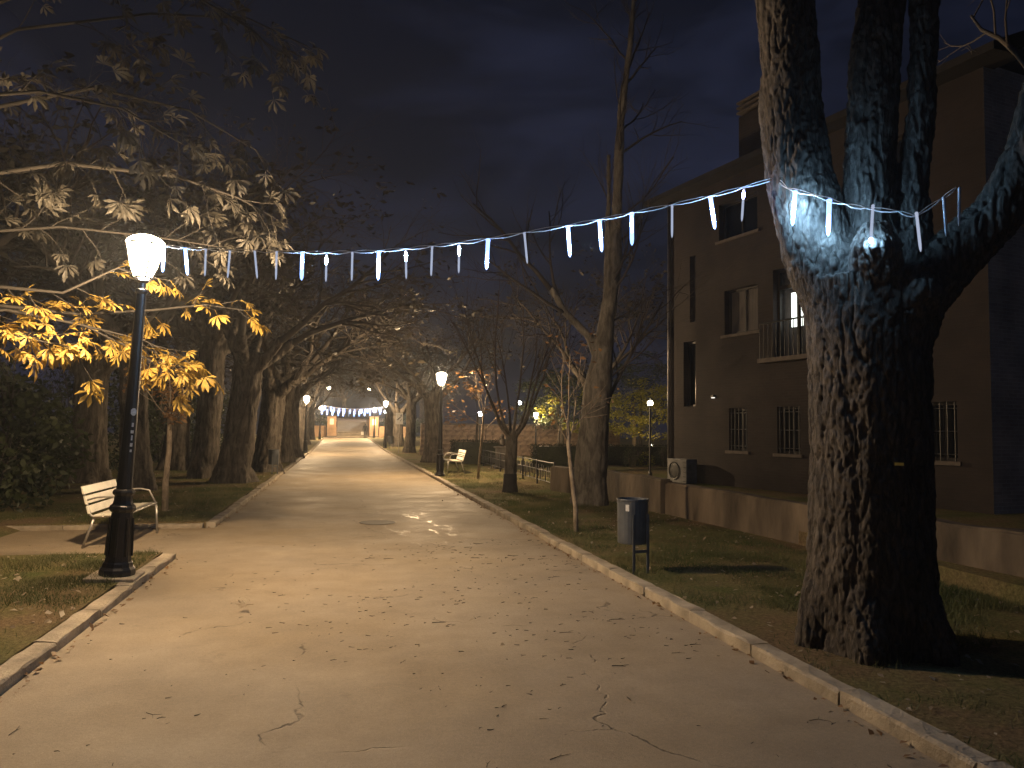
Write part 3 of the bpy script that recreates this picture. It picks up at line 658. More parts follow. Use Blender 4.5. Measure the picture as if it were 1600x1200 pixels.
# ---- chestnut at the left, branches reaching past the lantern
def chestnut():
    root = empty('chestnut_tree', (-5.6, 9.6, LAWN)); O = Vector(root.location)
    tag(root, 'chestnut tree at the left edge with golden leaves reaching round the bright lantern', 'tree')
    S = lambda l: [Vector(p) - O for p in l]
    trunk_mesh('trunk', [(S([(-5.6, 9.6, -.2), (-5.6, 9.6, .1), (-5.6, 9.6, .8), (-5.55, 9.6, 2.0), (-5.5, 9.6, 3.2), (-5.3, 9.5, 4.6), (-5.1, 9.5, 6.5)]), [.5, .45, .36, .33, .30, .24, .14])], .04, M['bark'], root, amp=.02, fx=7, fz=1.5)
    r = random.Random(21); limbs = []; spots_gold = []; spots_dimmed = []
    def limb(pts, r0, r1, gold, n_tw, tw_len, drop):
        pts = S(pts); m = len(pts); limbs.append((pts, [r0 + (r1 - r0) * i / (m - 1) for i in range(m)]))
        for i in range(n_tw):
            t = .25 + .75 * (i + r.random()) / n_tw; j = min(int(t * (m - 1)), m - 2); q = pts[j].lerp(pts[j + 1], t * (m - 1) - j)
            ax = (pts[j + 1] - pts[j]).normalized(); d = (ax * .8 + rand_perp(ax, r) * .8 + Vector((0, 0, drop))).normalized()
            L = tw_len * r.uniform(.5, 1.2); a = q; tp = [a]
            for s in range(4):
                d = (d + rand_perp(d, r) * .18 + Vector((0, 0, .05 if s > 1 else drop * .15))).normalized(); a = a + d * (L / 4); tp.append(a)
            limbs.append((tp, [.008, .007, .006, .0055, .005]))
            (spots_gold if gold else spots_dimmed).append((tp[-1], d))
            if r.random() < .8: (spots_gold if gold else spots_dimmed).append((tp[-2], (d + rand_perp(d, r) * .9).normalized()))
            if r.random() < .5: (spots_gold if gold else spots_dimmed).append((tp[-3], (d + rand_perp(d, r) * .9).normalized()))
        (spots_gold if gold else spots_dimmed).append((pts[-1], (pts[-1] - pts[-2]).normalized()))
    # golden lower branches
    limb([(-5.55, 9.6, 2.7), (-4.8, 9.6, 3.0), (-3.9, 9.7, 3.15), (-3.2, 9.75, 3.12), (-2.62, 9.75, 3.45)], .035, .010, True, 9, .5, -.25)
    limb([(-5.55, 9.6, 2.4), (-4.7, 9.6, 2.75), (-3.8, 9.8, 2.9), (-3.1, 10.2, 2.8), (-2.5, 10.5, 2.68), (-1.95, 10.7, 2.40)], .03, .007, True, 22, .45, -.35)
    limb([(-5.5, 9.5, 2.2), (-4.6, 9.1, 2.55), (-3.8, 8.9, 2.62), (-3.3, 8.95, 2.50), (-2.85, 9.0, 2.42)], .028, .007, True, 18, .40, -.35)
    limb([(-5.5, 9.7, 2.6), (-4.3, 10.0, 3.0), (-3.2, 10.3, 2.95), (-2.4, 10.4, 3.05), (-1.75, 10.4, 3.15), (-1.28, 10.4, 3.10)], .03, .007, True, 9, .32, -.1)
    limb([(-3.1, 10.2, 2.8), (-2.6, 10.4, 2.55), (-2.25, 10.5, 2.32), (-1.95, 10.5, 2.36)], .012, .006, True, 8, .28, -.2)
    # upper branches, their leaves coloured dim for weak lamplight
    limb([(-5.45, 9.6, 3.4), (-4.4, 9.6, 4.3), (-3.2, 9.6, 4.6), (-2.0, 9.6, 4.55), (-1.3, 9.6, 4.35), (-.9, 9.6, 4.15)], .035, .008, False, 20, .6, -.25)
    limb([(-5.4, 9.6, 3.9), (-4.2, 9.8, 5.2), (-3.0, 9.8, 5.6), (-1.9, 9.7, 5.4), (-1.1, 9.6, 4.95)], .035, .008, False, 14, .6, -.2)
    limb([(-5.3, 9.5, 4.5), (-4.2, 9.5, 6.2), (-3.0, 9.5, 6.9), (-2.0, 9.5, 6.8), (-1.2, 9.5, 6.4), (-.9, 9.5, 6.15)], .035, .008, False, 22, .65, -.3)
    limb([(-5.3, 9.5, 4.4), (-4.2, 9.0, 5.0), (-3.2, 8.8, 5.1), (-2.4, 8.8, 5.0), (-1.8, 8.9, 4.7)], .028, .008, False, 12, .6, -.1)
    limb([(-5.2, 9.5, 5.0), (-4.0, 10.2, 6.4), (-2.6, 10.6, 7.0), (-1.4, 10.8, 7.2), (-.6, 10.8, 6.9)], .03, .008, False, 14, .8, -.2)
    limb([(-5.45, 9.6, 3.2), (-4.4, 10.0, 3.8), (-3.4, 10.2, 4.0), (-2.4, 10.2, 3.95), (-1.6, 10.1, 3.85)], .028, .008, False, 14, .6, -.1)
    crown = tubes_obj('crown', limbs, M['twig_dark'], root)
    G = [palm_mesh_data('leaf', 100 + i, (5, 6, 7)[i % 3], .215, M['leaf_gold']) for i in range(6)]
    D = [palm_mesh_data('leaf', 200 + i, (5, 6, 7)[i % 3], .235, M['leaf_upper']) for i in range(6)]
    for sp, me in ((spots_gold, G), (spots_dimmed, D)):
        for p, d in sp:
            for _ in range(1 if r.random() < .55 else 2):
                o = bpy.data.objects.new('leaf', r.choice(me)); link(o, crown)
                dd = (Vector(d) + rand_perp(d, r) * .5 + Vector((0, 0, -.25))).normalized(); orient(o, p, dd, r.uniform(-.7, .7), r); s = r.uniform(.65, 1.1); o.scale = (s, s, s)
chestnut()

# ---------------------------------------------------------------- shrubs and hedges
def shrub(name, loc, rx, ry, rz, n, mat_, label, seed, lsize=.16, group=None, stems=True):
    root = empty(name, loc); tag(root, label, 'shrub', group); r = random.Random(seed); g = np.random.default_rng(seed)
    if stems:
        out = []; tips = []
        for k in range(7):
            a = r.uniform(0, 6.28); grow(out, tips, (r.uniform(-.2, .2) * rx, r.uniform(-.2, .2) * ry, -.05), (math.cos(a) * rx * .6, math.sin(a) * ry * .6, rz), rz * .9, .025, 2, 3, r, (0, 0, 5), .6)
        tubes_obj('stems', out, M['twig'], root)
    u = g.normal(0, 1, (n, 3)); u /= np.linalg.norm(u, axis=1, keepdims=True); rr = g.uniform(.35, 1, (n, 1)) ** .5
    P = u * rr; lump = .72 + .5 * vnoise(u * 2.6 + seed * 3.1); P *= lump[:, None]
    keep = vnoise(P * 4.2 + seed) > .33; P = P[keep]; P[:, 2] = (P[:, 2] + .85) * .5
    P = P * np.array([rx, ry, rz * 1.05])
    leaf_mass('foliage', P, lsize, mat_, root, seed, droop=.8, aspect=.5)
    return root
SG = 'shrubs along the dark left boundary'
for i, (x, y, rx, ry, rz, lab) in enumerate([
    (-6.0, 15.2, 1.4, 1.3, 2.6, 'dark shrub on the left lawn behind the bench, closest to the lantern'),
    (-7.9, 16.0, 1.6, 1.5, 3.6, 'tall dark shrub at the left edge behind the lawn'),
    (-8.8, 20.5, 2.0, 1.8, 3.9, 'dark shrub behind the trunk at far left'),
    (-7.8, 26.5, 2.2, 1.9, 3.8, 'dark shrub behind the second row of trunks'),
    (-6.9, 33.5, 2.2, 2.0, 3.6, 'dark shrub deep between the avenue trunks'),
    (-6.6, 43.0, 2.4, 2.2, 3.6, 'farthest dark shrub beyond the avenue trunks')]):
    shrub('shrub', (x, y, LAWN), rx, ry, rz, 4200, M['leaf_green'], lab, 50 + i, .17, SG)
def hedge(loc, sx, sy, sz, label, seed, rz=0.0):
    root = empty('hedge', loc, rz); tag(root, label, 'hedge', 'clipped dark hedges beyond the railing'); g = np.random.default_rng(seed)
    MB().box((0, 0, sz * .46), (sx * .92, sy * .85, sz * .9)).build('core', M['hedge_dark'], root)
    n = int(900 * sx); P = g.uniform(-.5, .5, (n, 3)); ax = g.integers(0, 3, n); sgn = np.sign(P[np.arange(n), ax]); P[np.arange(n), ax] = .5 * sgn * g.uniform(.9, 1.03, n)
    P = P * np.array([sx, sy, sz]) + np.array([0, 0, sz * .5]); leaf_mass('foliage', P, .07, M['hedge_dark'], root, seed, 1.0, .6)
hedge((5.75, 33.2, LAWN), 2.2, .8, 1.05, 'dark clipped hedge behind the railing, left of the statue', 1)
hedge((8.9, 30.5, LAWN), 2.6, .8, .95, 'dark clipped hedge right of the statue before the stone wall', 2)
hedge((13.2, 33.0, LAWN), 4.0, .8, .9, 'low dark hedge under the lit tree beside the brick house', 3)
def lit_tree(loc, label, seed, h, rx, mat_):
    root = empty('garden_tree', loc); tag(root, label, 'tree'); r = random.Random(seed)
    MB().tube([(0, 0, -.1), (.02, 0, h * .4), (0, .03, h * .7)], [.13, .10, .07], 8).build('trunk', M['bark'], root, smooth=True)
    g = np.random.default_rng(seed); pts = []
    for k in range(70):
        a = r.uniform(0, 6.28); q = rx * math.sqrt(r.random()); z = h * (.42 + .58 * r.random()) - q * .25; c = np.array([math.cos(a) * q, math.sin(a) * q, z])
        pts.append(c + g.normal(0, 1, (70, 3)) * np.array([.32, .32, .11]))
    leaf_mass('crown', np.concatenate(pts), .17, mat_, root, seed, .6)
lit_tree((15.0, 38.2, LAWN), 'leafy garden tree lit from below left of the brick house', 5, 4.4, 2.6, M['leaf_lime'])
lit_tree((11.6, 40.0, LAWN), 'dark leafy tree between the stone wall and the lit tree', 6, 5.0, 2.4, M['leaf_green'])
lit_tree((17.5, 43.5, LAWN), 'dark tree behind the lit garden tree', 7, 6.5, 3.0, M['leaf_green'])
for i, (x, y, s) in enumerate([(12.1, 31.0, .5), (12.9, 31.4, .42), (13.7, 31.2, .6)]):
    shrub('rounded_bush', (x, y, LAWN), s, s, s * 1.6, 700, M['leaf_lime'] if i == 1 else M['leaf_green'],
          ['small rounded bush at the left end of the low hedge', 'pale rounded bush in the middle before the low hedge', 'larger dark rounded bush at the house end of the low hedge'][i], 80 + i, .08, stems=True)

# ---------------------------------------------------------------- grass, fallen leaves, twigs
def grass(name, regions, seed, label):
    g = np.random.default_rng(seed); Vs = []
    for x0, x1, y0, y1, dens, hgt in regions:
        n = int((x1 - x0) * (y1 - y0) * dens); P = np.stack([g.uniform(x0, x1, n), g.uniform(y0, y1, n), np.zeros(n)], 1)
        k = vnoise(P * np.array([.9, .9, 0]) + 31) * .6 + vnoise(P * np.array([3.1, 3.1, 0]) + 5) * .4
        P = P[k + g.normal(0, .07, n) > .46]; n = len(P)
        a = g.uniform(0, 6.28, n); w = g.uniform(.002, .0045, n); h = hgt * g.uniform(.4, 1.2, n) * (.35 + 1.5 * vnoise(P * np.array([2.3, 2.3, 0]) + 77)); le = g.normal(0, .6, (n, 2)) * h[:, None]
        dx = np.cos(a) * w; dy = np.sin(a) * w; z = np.full(n, LAWN)
        A = np.stack([P[:, 0] - dx, P[:, 1] - dy, z - .004], 1); B = np.stack([P[:, 0] + dx, P[:, 1] + dy, z - .004], 1)
        T = np.stack([P[:, 0] + le[:, 0], P[:, 1] + le[:, 1], z + h], 1); Vs.append(np.stack([A, B, T], 1).reshape(-1, 3))
    V = np.concatenate(Vs); o = mesh_np(name, V, np.arange(len(V)).reshape(-1, 3), M['grass']); tag(o, label, 'grass', kind='stuff')
grass('grass', [(KR + .16, 6.0, 2.2, 9, 3600, .05), (KR + .16, 5.8, 9, 18, 1800, .055), (KR + .16, 5.5, 18, 34, 500, .06)], 1, 'short patchy grass on the lawn between kerb and concrete wall')
grass('grass', [(-5.0, KL - .18, 4.2, 10.0, 3200, .05)], 2, 'short patchy grass around the foot of the bright lantern')
grass('grass', [(-6.5, KL - .18, 13.1, 20, 1500, .055), (-6.0, KL - .18, 20, 36, 450, .06)], 3, 'patchy grass under the trees on the far side of the bench bay')
def litter(name, regions, size, mat_, seed, label, zoff, flat=.35, aspect=.6):
    g = np.random.default_rng(seed); Ps = []
    for x0, x1, y0, y1, n in regions: Ps.append(np.stack([g.uniform(x0, x1, n), g.uniform(y0, y1, n), np.full(n, zoff)], 1))
    P = np.concatenate(Ps); n = len(P); a = g.uniform(0, 6.28, n); L = size * g.uniform(.4, 1.3, n)
    d = np.stack([np.cos(a), np.sin(a), g.normal(0, flat, n)], 1); s = np.stack([-np.sin(a), np.cos(a), g.normal(0, flat, n)], 1)
    L = L[:, None]; P[:, 2] += .012
    up = np.array([0, 0, 1.0])
    V = np.stack([P, P + d * L * .5 + s * L * aspect * .5 + up * L * .12, P + d * L, P + d * L * .5 - s * L * aspect * .5 + up * L * .12], 1).reshape(-1, 3)
    V[:, 2] = np.maximum(V[:, 2], zoff + .003)
    o = mesh_np(name, V, np.arange(4 * n).reshape(n, 4), mat_); tag(o, label, 'leaf litter', kind='stuff')
litter('fallen_leaves', [(KR + .16, 6.0, 2.3, 14, 520), (KR + .16, 5.5, 14, 30, 220)], .055, M['litter'], 4, 'pale fallen leaves strewn over the lawn in front of the wall', LAWN)
litter('fallen_leaves', [(-5.5, KL - .18, 4.2, 10.0, 520), (-7.5, -2.2, 13.1, 26, 420)], .06, M['litter'], 5, 'pale fallen leaves strewn over the lawn round bench and lantern', LAWN)
litter('fallen_leaves', [(-4.9, -2.1, 10.1, 12.9, 25), (-1.9, 2.8, 3.0, 20, 26)], .05, M['litter'], 6, 'few pale fallen leaves lying on the bare path', 0.0)
litter('fallen_leaves', [(KL + .005, KL + .09, 3.5, 10.0, 90), (KL + .005, KL + .09, 13.0, 24, 60), (KR - .10, KR - .012, 2.5, 22, 230), (-3.6, -1.95, 12.78, 12.93, 30), (KR + .15, KR + .4, 2.4, 16, 160)], .05, M['leaf_brown'], 9, 'brown leaves drifted against the kerb stones', 0.0)
def twigs(seed, n):
    g = random.Random(seed); mb = MB()
    for _ in range(n):
        y = 2.4 + 8.5 * g.random() ** 1.5; x = KL + .1 + (KR - KL - .2) * g.random() ** .55
        if g.random() < .15: x = g.uniform(KL + .1, KR - .1)
        if vnoise(np.array([[x * 1.3 + 9, y * 1.3 + 4, .5]]))[0] + g.gauss(0, .08) < .47: continue
        a = g.gauss(.5, .8); L = g.uniform(.010, .05) * (1 if g.random() < .9 else 2.8); r0 = g.uniform(.0015, .0032); p = Vector((x, y, r0 + .001)); d = Vector((math.cos(a), math.sin(a), 0)); k = Vector((-d.y, d.x, 0)) * L * g.uniform(-.25, .25)
        mb.tube([p, p + d * L * .5 + k, p + d * L], [r0, r0 * .8, r0 * .4], 3, cap=False)
        if L > .04: mb.tube([p + d * L * .5 + k, p + d * L * .7 + k * 3.0], [r0 * .6, r0 * .3], 3, cap=False)
    o = mb.build('fallen_twigs', M['soil_twig']); tag(o, 'small dark twigs and leaf stalks scattered over the path', 'twigs', kind='stuff')
twigs(5, 1050)
v, f = palmate_mesh(77, 5, .11)
fl = mesh_from('fallen_leaf', v, f, M['litter']); fl.location = (-.72, 7.15, .05); fl.rotation_euler = (.1, 2.9, 1.9); tag(fl, 'single curled pale leaf lying alone in the middle of the path', 'leaf')

# sunken cover in the path
root = empty('drain_cover', (.62, 13.3, 0)); tag(root, 'dark oval drain cover sunk in the path', 'drain cover')
MB().lathe([(.30, .003), (.30, .007), (.24, .006)], 28).build('rim', mat('rusty_iron', (.06, .05, .04), .7), root)
MB().lathe([(.238, .004), (.236, .0055), (.0, .0055)], 28, cap=False).build('plate', mat('dark_iron_plate', (.035, .03, .026), .6, bump=.006, bscale=60), root)

# ---------------------------------------------------------------- lantern posts
def lantern_post(loc, label, power, scale=1.0, stickers=False, plinth=False, rz=0.0, color=LAMP_WARM):
    root = empty('street_lantern', loc, rz, scale); tag(root, label, 'street lamp', 'cast iron lanterns along the path')
    if plinth: MB().box((-.02, 0, .0), (.46, .46, .07)).build('plinth', M['kerb'], root, bevel=.012)
    b0 = .035 if plinth else 0.0
    base = MB().lathe([(.165, b0), (.172, b0 + .03), (.165, b0 + .06), (.145, b0 + .085), (.138, b0 + .12), (.125, b0 + .135), (.118, b0 + .18), (.102, .62), (.098, .655), (.118, .668), (.126, .69), (.122, .715), (.098, .735), (.088, .77), (.086, .82), (.104, .835), (.108, .855), (.096, .875), (.078, .885)], 12, cap=True)
    bo = base.build('base', M['iron'], root, bevel=.004)
    for k in range(8):
        a = k * math.pi / 4; MB().tube([(math.cos(a) * .123, math.sin(a) * .123, b0 + .19), (math.cos(a) * .106, math.sin(a) * .106, .60)], .012, 6).build('rib', M['iron'], bo)
    MB().lathe([(.074, .88), (.068, 1.2), (.056, 2.2), (.047, 2.86), (.062, 2.88), (.062, 2.905), (.045, 2.92)], 16).build('shaft', M['iron'], root, smooth=False, bevel=.002)
    MB().lathe([(.040, 2.90), (.036, 2.97), (.055, 2.985), (.06, 3.0), (.04, 3.01)], 14).build('neck', M['iron'], root, smooth=False)
    z0, z1 = 3.03, 3.37
    fr = MB(); n = 6; prof = [(.088, z0), (.128, z0 + .11), (.155, z0 + .22), (.185, z1)]
    for k in range(n):
        a = 2 * math.pi * k / n; fr.tube([(r_ * math.cos(a), r_ * math.sin(a), z) for r_, z in prof], .007, 5)
    for rr, zz, w in ((.088, z0, .010), (.187, z1, .010)):
        fr.tube([(rr * math.cos(2 * math.pi * k / n), rr * math.sin(2 * math.pi * k / n), zz) for k in range(n + 1)], w, 6)
    for k in range(3):
        a = 2 * math.pi * k / 3; fr.tube([(.036 * math.cos(a), .036 * math.sin(a), 2.99), (.07 * math.cos(a), .07 * math.sin(a), 3.0), (.088 * math.cos(a), .088 * math.sin(a), z0)], .007, 5)
    lan = fr.build('lantern_frame', M['iron'], root)
    for k in range(n):
        a0 = 2 * math.pi * k / n + .04; a1 = 2 * math.pi * (k + 1) / n - .04; mb = MB()
        for i in range(len(prof) - 1):
            (ra, za), (rb, zb) = prof[i], prof[i + 1]; ra -= .004; rb -= .004
            if i == 1: mb.build('dimming_pane', M['lantern_dimming'], lan); mb = MB()
            mb.quad((ra * math.cos(a0), ra * math.sin(a0), za), (ra * math.cos(a1), ra * math.sin(a1), za), (rb * math.cos(a1), rb * math.sin(a1), zb), (rb * math.cos(a0), rb * math.sin(a0), zb))
        mb.build('pane', M['lantern_glass'], lan)
    cap = MB().lathe([(.19, z1 + .012), (.178, z1 + .04), (.135, z1 + .075), (.075, z1 + .098), (.03, z1 + .105)], 18).build('glare_cap', M['lantern_glare_cap'], root, smooth=True)
    MB().lathe([(.03, z1 + .103), (.016, z1 + .12), (.022, z1 + .14), (.004, z1 + .17)], 10).build('finial', M['iron'], cap, smooth=True)
    ld = bpy.data.lights.new('lantern_bulb', 'POINT'); ld.energy = power; ld.color = color; ld.shadow_soft_size = .11
    lo = bpy.data.objects.new('lantern_bulb', ld); COL.objects.link(lo); lo.parent = root; lo.location = (0, 0, z0 + .20)
    if stickers:
        def st(z, ang, w, h, name='sticker'):
            mb = MB(); rr = .074 - (z - .9) * .0125 + .003
            for i in range(4):
                a0 = ang + (i / 4 - .5) * w / rr; a1 = ang + ((i + 1) / 4 - .5) * w / rr
                hh = lambda a: h * (.5 + .5 * math.sqrt(max(0, 1 - (2 * (a - ang) * rr / w) ** 2))) * .5 if name == 'round_sticker' else h * .5
                mb.quad((rr * math.cos(a0), rr * math.sin(a0), z - hh(a0)), (rr * math.cos(a1), rr * math.sin(a1), z - hh(a1)), (rr * math.cos(a1), rr * math.sin(a1), z + hh(a1)), (rr * math.cos(a0), rr * math.sin(a0), z + hh(a0)))
            mb.build(name, M['sticker'], root)
        st(1.66, -.95, .055, .075, 'round_sticker')
        for z, w, h in ((1.53, .02, .04), (1.46, .03, .03), (1.40, .015, .05), (1.33, .025, .035), (1.27, .02, .025)): st(z, -.95, w, h)
    return root
lantern_post((-2.16, 8.42, LAWN), 'tall black lantern post with blazing lamp and stickers beside the cream bench', 1450, 1.0, True, True).rotation_euler = (R(.3), R(2.5), 0)
lantern_post((3.12, 24.9, LAWN), 'black lantern post standing next to the small white bench', 2000, .97)
lantern_post((-2.1, 47.0, LAWN + .01), 'lantern post past the left trunks with golden leaves around it', 2600, .97)
lantern_post((3.1, 57.5, LAWN + .05), 'lantern post beyond the white sign on the right kerb', 2200, 1.0)
lantern_post((9.75, 38.5, LAWN), 'park lantern behind the railing, lighting yellow green leaves', 700, .70)
lantern_post((-2.2, 80.0, zg(80) + LAWN), 'farthest lantern post on the left near the steps', 5000, 1.0)
lantern_post((3.6, 90.0, zg(90) + LAWN), 'farthest lantern post on the right in front of the gate pillar', 6000, 1.0)

def pole_lamp(loc, h, label, power, color, globe='globe', gr=.11, arm=0.0):
    root = empty('pole_lamp', loc); tag(root, label, 'pole lamp')
    MB().lathe([(.06, 0), (.055, .3), (.035, .35), (.028, h - gr), (.05, h - gr + .01), (.05, h - gr + .04)], 10).build('pole', M['dark'], root)
    MB().ball((0, 0, h), gr, 14, 8).build('globe', M[globe], root, smooth=True)
    ld = bpy.data.lights.new('pole_lamp_bulb', 'POINT'); ld.energy = power; ld.color = color; ld.shadow_soft_size = gr
    lo = bpy.data.objects.new('pole_lamp_bulb', ld); COL.objects.link(lo); lo.parent = root; lo.location = (0, 0, h + gr + .12)
    return root
pole_lamp((8.75, 21.0, .1), 2.32, 'slim pole lamp at the corner of the brick house', 12, LAMP_WARM, 'globe', .085)
pole_lamp((10.3, 44.7, 0), 3.2, 'small cool globe lamp far behind the stone wall', 25, (.9, .95, 1), 'globe_cool', .12)
pole_lamp((7.05, 39.8, 0), 2.4, 'small white lamp shining above the thin sapling', 30, (.95, .97, 1), 'globe_cool', .13)
pole_lamp((15.3, 36.6, 0), .85, 'low orange garden lamp beneath the lit tree', 60, (1, .62, .25), 'globe', .09)
pole_lamp((-1.95, 108, 1.0), 6.0, 'tall street lamp above the steps, left of centre', 1800, LAMP_WARM, 'globe', .26)
pole_lamp((3.95, 122, 2.0), 5.6, 'tall orange street lamp above the steps, right of centre', 1800, (1, .62, .35), 'globe', .26)
pole_lamp((5.4, 100, .4), 3.3, 'bright white lamp just right of the gate pillar', 900, (.95, .97, 1), 'globe_cool', .22)

# ---------------------------------------------------------------- icicle light strings
def led_string(name, cable_pts, tubes, label, length=.27, rad0=.0095, cable_r=.0045, seed=0, lit='led'):
    root = empty(name, cable_pts[0]); O = Vector(cable_pts[0]); r = random.Random(seed); tag(root, label, 'string lights')
    P = [Vector(p) - O for p in cable_pts]
    for k in range(2):
        fine = []
        for i in range(len(P) - 1):
            for s in range(4):
                t = s / 4; q = P[i].lerp(P[i + 1], t); sag = -.016 * math.sin(math.pi * t) if k == 0 else .010 * math.sin(math.pi * t)
                fine.append(q + Vector((r.gauss(0, .0015), r.gauss(0, .0015), sag + r.gauss(0, .0015))))
        fine.append(P[-1]); MB().tube(fine, cable_r if k == 0 else cable_r * .6, 5).build('cable', M['cable'], root, smooth=True)
    for p, state, tilt in tubes:
        L = length; T = Matrix.Rotation(tilt, 3, 'Y') @ Matrix.Rotation(r.gauss(0, .04), 3, 'X')
        dm = {'off': 'led_off', 'full': 'led_halo', 'mid': 'led_halo', 'bottom': 'led_halo'}.get(state, 'led_dim'); rad = rad0 * (1.8 if dm == 'led_halo' else 1.0)  # shells of lit tubes widened for the imitated halo
        prof = [(rad * .55, 0), (rad * 1.15, -.006), (rad * 1.15, -.022), (rad, -.026), (rad, -L * .8), (rad * .8, -L * .93), (rad * .25, -L)]
        mb = MB(); mb.lathe(prof, 8); mb.v = [tuple(T @ Vector(q)) for q in mb.v]
        to = mb.build('light_tube', M[dm], root, smooth=True); to.location = Vector(p) - O
        rng_ = {'full': (.08, .95), 'mid': (.12, .62), 'top': (.10, .42), 'bottom': (.42, .95), 'tip': (.86, .98), 'violet': (.10, .36)}.get(state)
        if rng_:
            a, b = rng_; mb = MB(); n = 6; pr = []
            for i in range(n + 1):
                t = i / n; pr.append((max(.0008, rad0 * (1.25 * math.sin(math.pi * min(max(t, .04), .96)) ** .5)), -L * (a + (b - a) * t)))
            mb.lathe(pr, 8); mb.v = [tuple(T @ Vector(q)) for q in mb.v]
            mb.build('led_strip', M['led_violet' if state == 'violet' else lit], to, smooth=True)
    return root
SP = [(-1.76,8.04,3.37),(-1.54,7.92,3.33),(-1.33,7.80,3.31),(-1.09,7.67,3.28),(-0.85,7.53,3.26),(-0.64,7.41,3.24),(-0.40,7.28,3.22),(-0.18,7.16,3.20),(0.05,7.02,3.19),(0.28,6.90,3.185),(0.51,6.77,3.19),(0.73,6.65,3.20),(0.95,6.52,3.21),(1.18,6.39,3.23),(1.46,6.23,3.265),(1.79,6.05,3.30),(2.02,5.92,3.33),(2.25,5.79,3.37),(2.53,5.63,3.41),(2.79,5.49,3.46),(3.01,5.36,3.51),(3.22,5.24,3.56)]
ST = ['full','full','dim','dim','dim','dim','mid','top','dim','full','top','dim','top','bottom','dim','full','full','mid','dim','full','violet']
TI = [0, -.12, .0, .05, -.12, 0, 0, 0, 0, 0, -.04, .02, .01, .04, -.1, -.06, -.07, 0, .02, -.13, .04]
FR = [(3.16,5.00,3.40),(3.26,4.83,3.31),(3.40,4.66,3.20),(3.47,4.55,3.15),(3.62,4.42,3.10),(3.74,4.40,3.07),(3.93,4.38,3.20),(4.01,4.34,3.27)]
led_string('icicle_light_string', [(-1.86, 8.30, 3.40)] + SP, list(zip(SP[:-1], ST, TI)), 'string of blue white icicle lights hung from lantern to big tree', seed=1)
led_string('icicle_light_string', [SP[-1]] + FR, [((3.19, 4.95, 3.37), 'full', .12), ((3.33, 4.75, 3.26), 'bottom', .03), ((3.49, 4.50, 3.16), 'tip', .08), ((3.72, 4.37, 3.09), 'dim', -.12), ((3.91, 4.34, 3.2), 'off', -.06), ((4.0, 4.30, 3.26), 'off', .08)],
           'icicle lights wrapped round the fork of the big tree', seed=2, lit='led_strong')
def far_string(p0, p1, n, label, seed, L=.6, lits=('led_far',)):
    r = random.Random(seed); a, b = Vector(p0), Vector(p1)
    pts = [a.lerp(b, i / n) + Vector((0, 0, -.5 * math.sin(math.pi * i / n))) for i in range(n + 1)]
    led_string('icicle_light_string', pts, [(p, r.choice(('full', 'mid', 'bottom', 'dim', 'full')), r.gauss(0, .05)) for p in pts[1:-1]], label, L, .07, .02, seed, lits[0])
far_string((-3.0, 101, 4.5), (6.2, 101, 4.5), 12, 'far string of white icicle lights over the foot of the steps', 3)
far_string((-3.4, 112, 4.7), (6.8, 112, 4.8), 14, 'pinkish icicle lights hung over the top of the steps', 4, .7, ('led_pink',))
far_string((-4.0, 124, 4.6), (7.5, 124, 4.9), 14, 'farthest string of white icicle lights behind the pinkish ones', 5, .9)

# ---------------------------------------------------------------- benches
def bench(loc, rz, label):
    """Local: x = away from the back towards the sitter's front, y = along the seat."""
    root = empty('park_bench', loc, rz); tag(root, label, 'bench', 'cream slatted benches by the path'); Lb = 1.5
    for i in range(3):
        MB().box((-.07 - .035 * i, Lb / 2, .50 + i * .125), (.022, Lb, .105), ry=-.27).build('back_slat', M['cream'], root, bevel=.004)
    for i in range(4):
        MB().box((.05 + i * .115, Lb / 2, .425 + .008 * i), (.095, Lb, .022)).build('seat_slat', M['cream'] if i < 3 else M['galv'], root, bevel=.004)
    for y in (.06, Lb - .06):
        MB().tube([(-.17, y, .80), (-.05, y, .43), (.0, y, .40), (.44, y, .425)], .016, 8).build('side_frame', M['galv'], root, smooth=True)
        MB().tube([(.44, y, .425), (.455, y, .25), (.47, y, 0)], .017, 8).build('leg', M['galv'], root, smooth=True)
        MB().tube([(.0, y, .40), (-.06, y, .22), (-.13, y, 0)], .017, 8).build('leg', M['galv'], root, smooth=True)
        MB().tube([(-.10, y, .62), (.02, y, .655), (.22, y, .665), (.34, y, .64), (.44, y, .44)], .012, 8).build('armrest', M['galv'], root, smooth=True)
    return root
bench((-3.12, 10.95, -.004), 0.0, 'cream slatted bench in a paved bay behind the bright lantern')
b2 = bench((4.0, 27.6, LAWN), math.pi, 'small white bench on the lawn next to the second lantern')

# ---------------------------------------------------------------- litter bins
def litter_bin(loc, rz, label, sticker=True, sc=1.0):
    root = empty('litter_bin', loc, rz, sc); tag(root, label, 'litter bin', 'steel litter bins on posts')
    d = MB().lathe([(.150, .30), (.162, .305), (.165, .32), (.170, .76), (.176, .765), (.176, .785), (.163, .786), (.160, .74), (.155, .34), (.02, .335)], 26, cap=True).build('drum', M['bin'], root, smooth=False, bevel=.003)
    for s in (-1, 1):
        MB().box((s * .085, -.178 if s > 0 else -.178, .30), (.030, .014, .66)).build('post', M['bin'], root, bevel=.003)
    MB().box((0, -.176, .235), (.16, .012, .03)).build('crossbar', M['bin'], root)
    if sticker:
        mb = MB()
        for i in range(3):
            a0 = -2.55 + i * .08; a1 = a0 + .08; q = .1708
            mb.quad((q * math.cos(a0), q * math.sin(a0), .66), (q * math.cos(a1), q * math.sin(a1), .66), (q * math.cos(a1), q * math.sin(a1), .73), (q * math.cos(a0), q * math.sin(a0), .73))
        mb.build('sticker', M['sticker'], d)
    return root
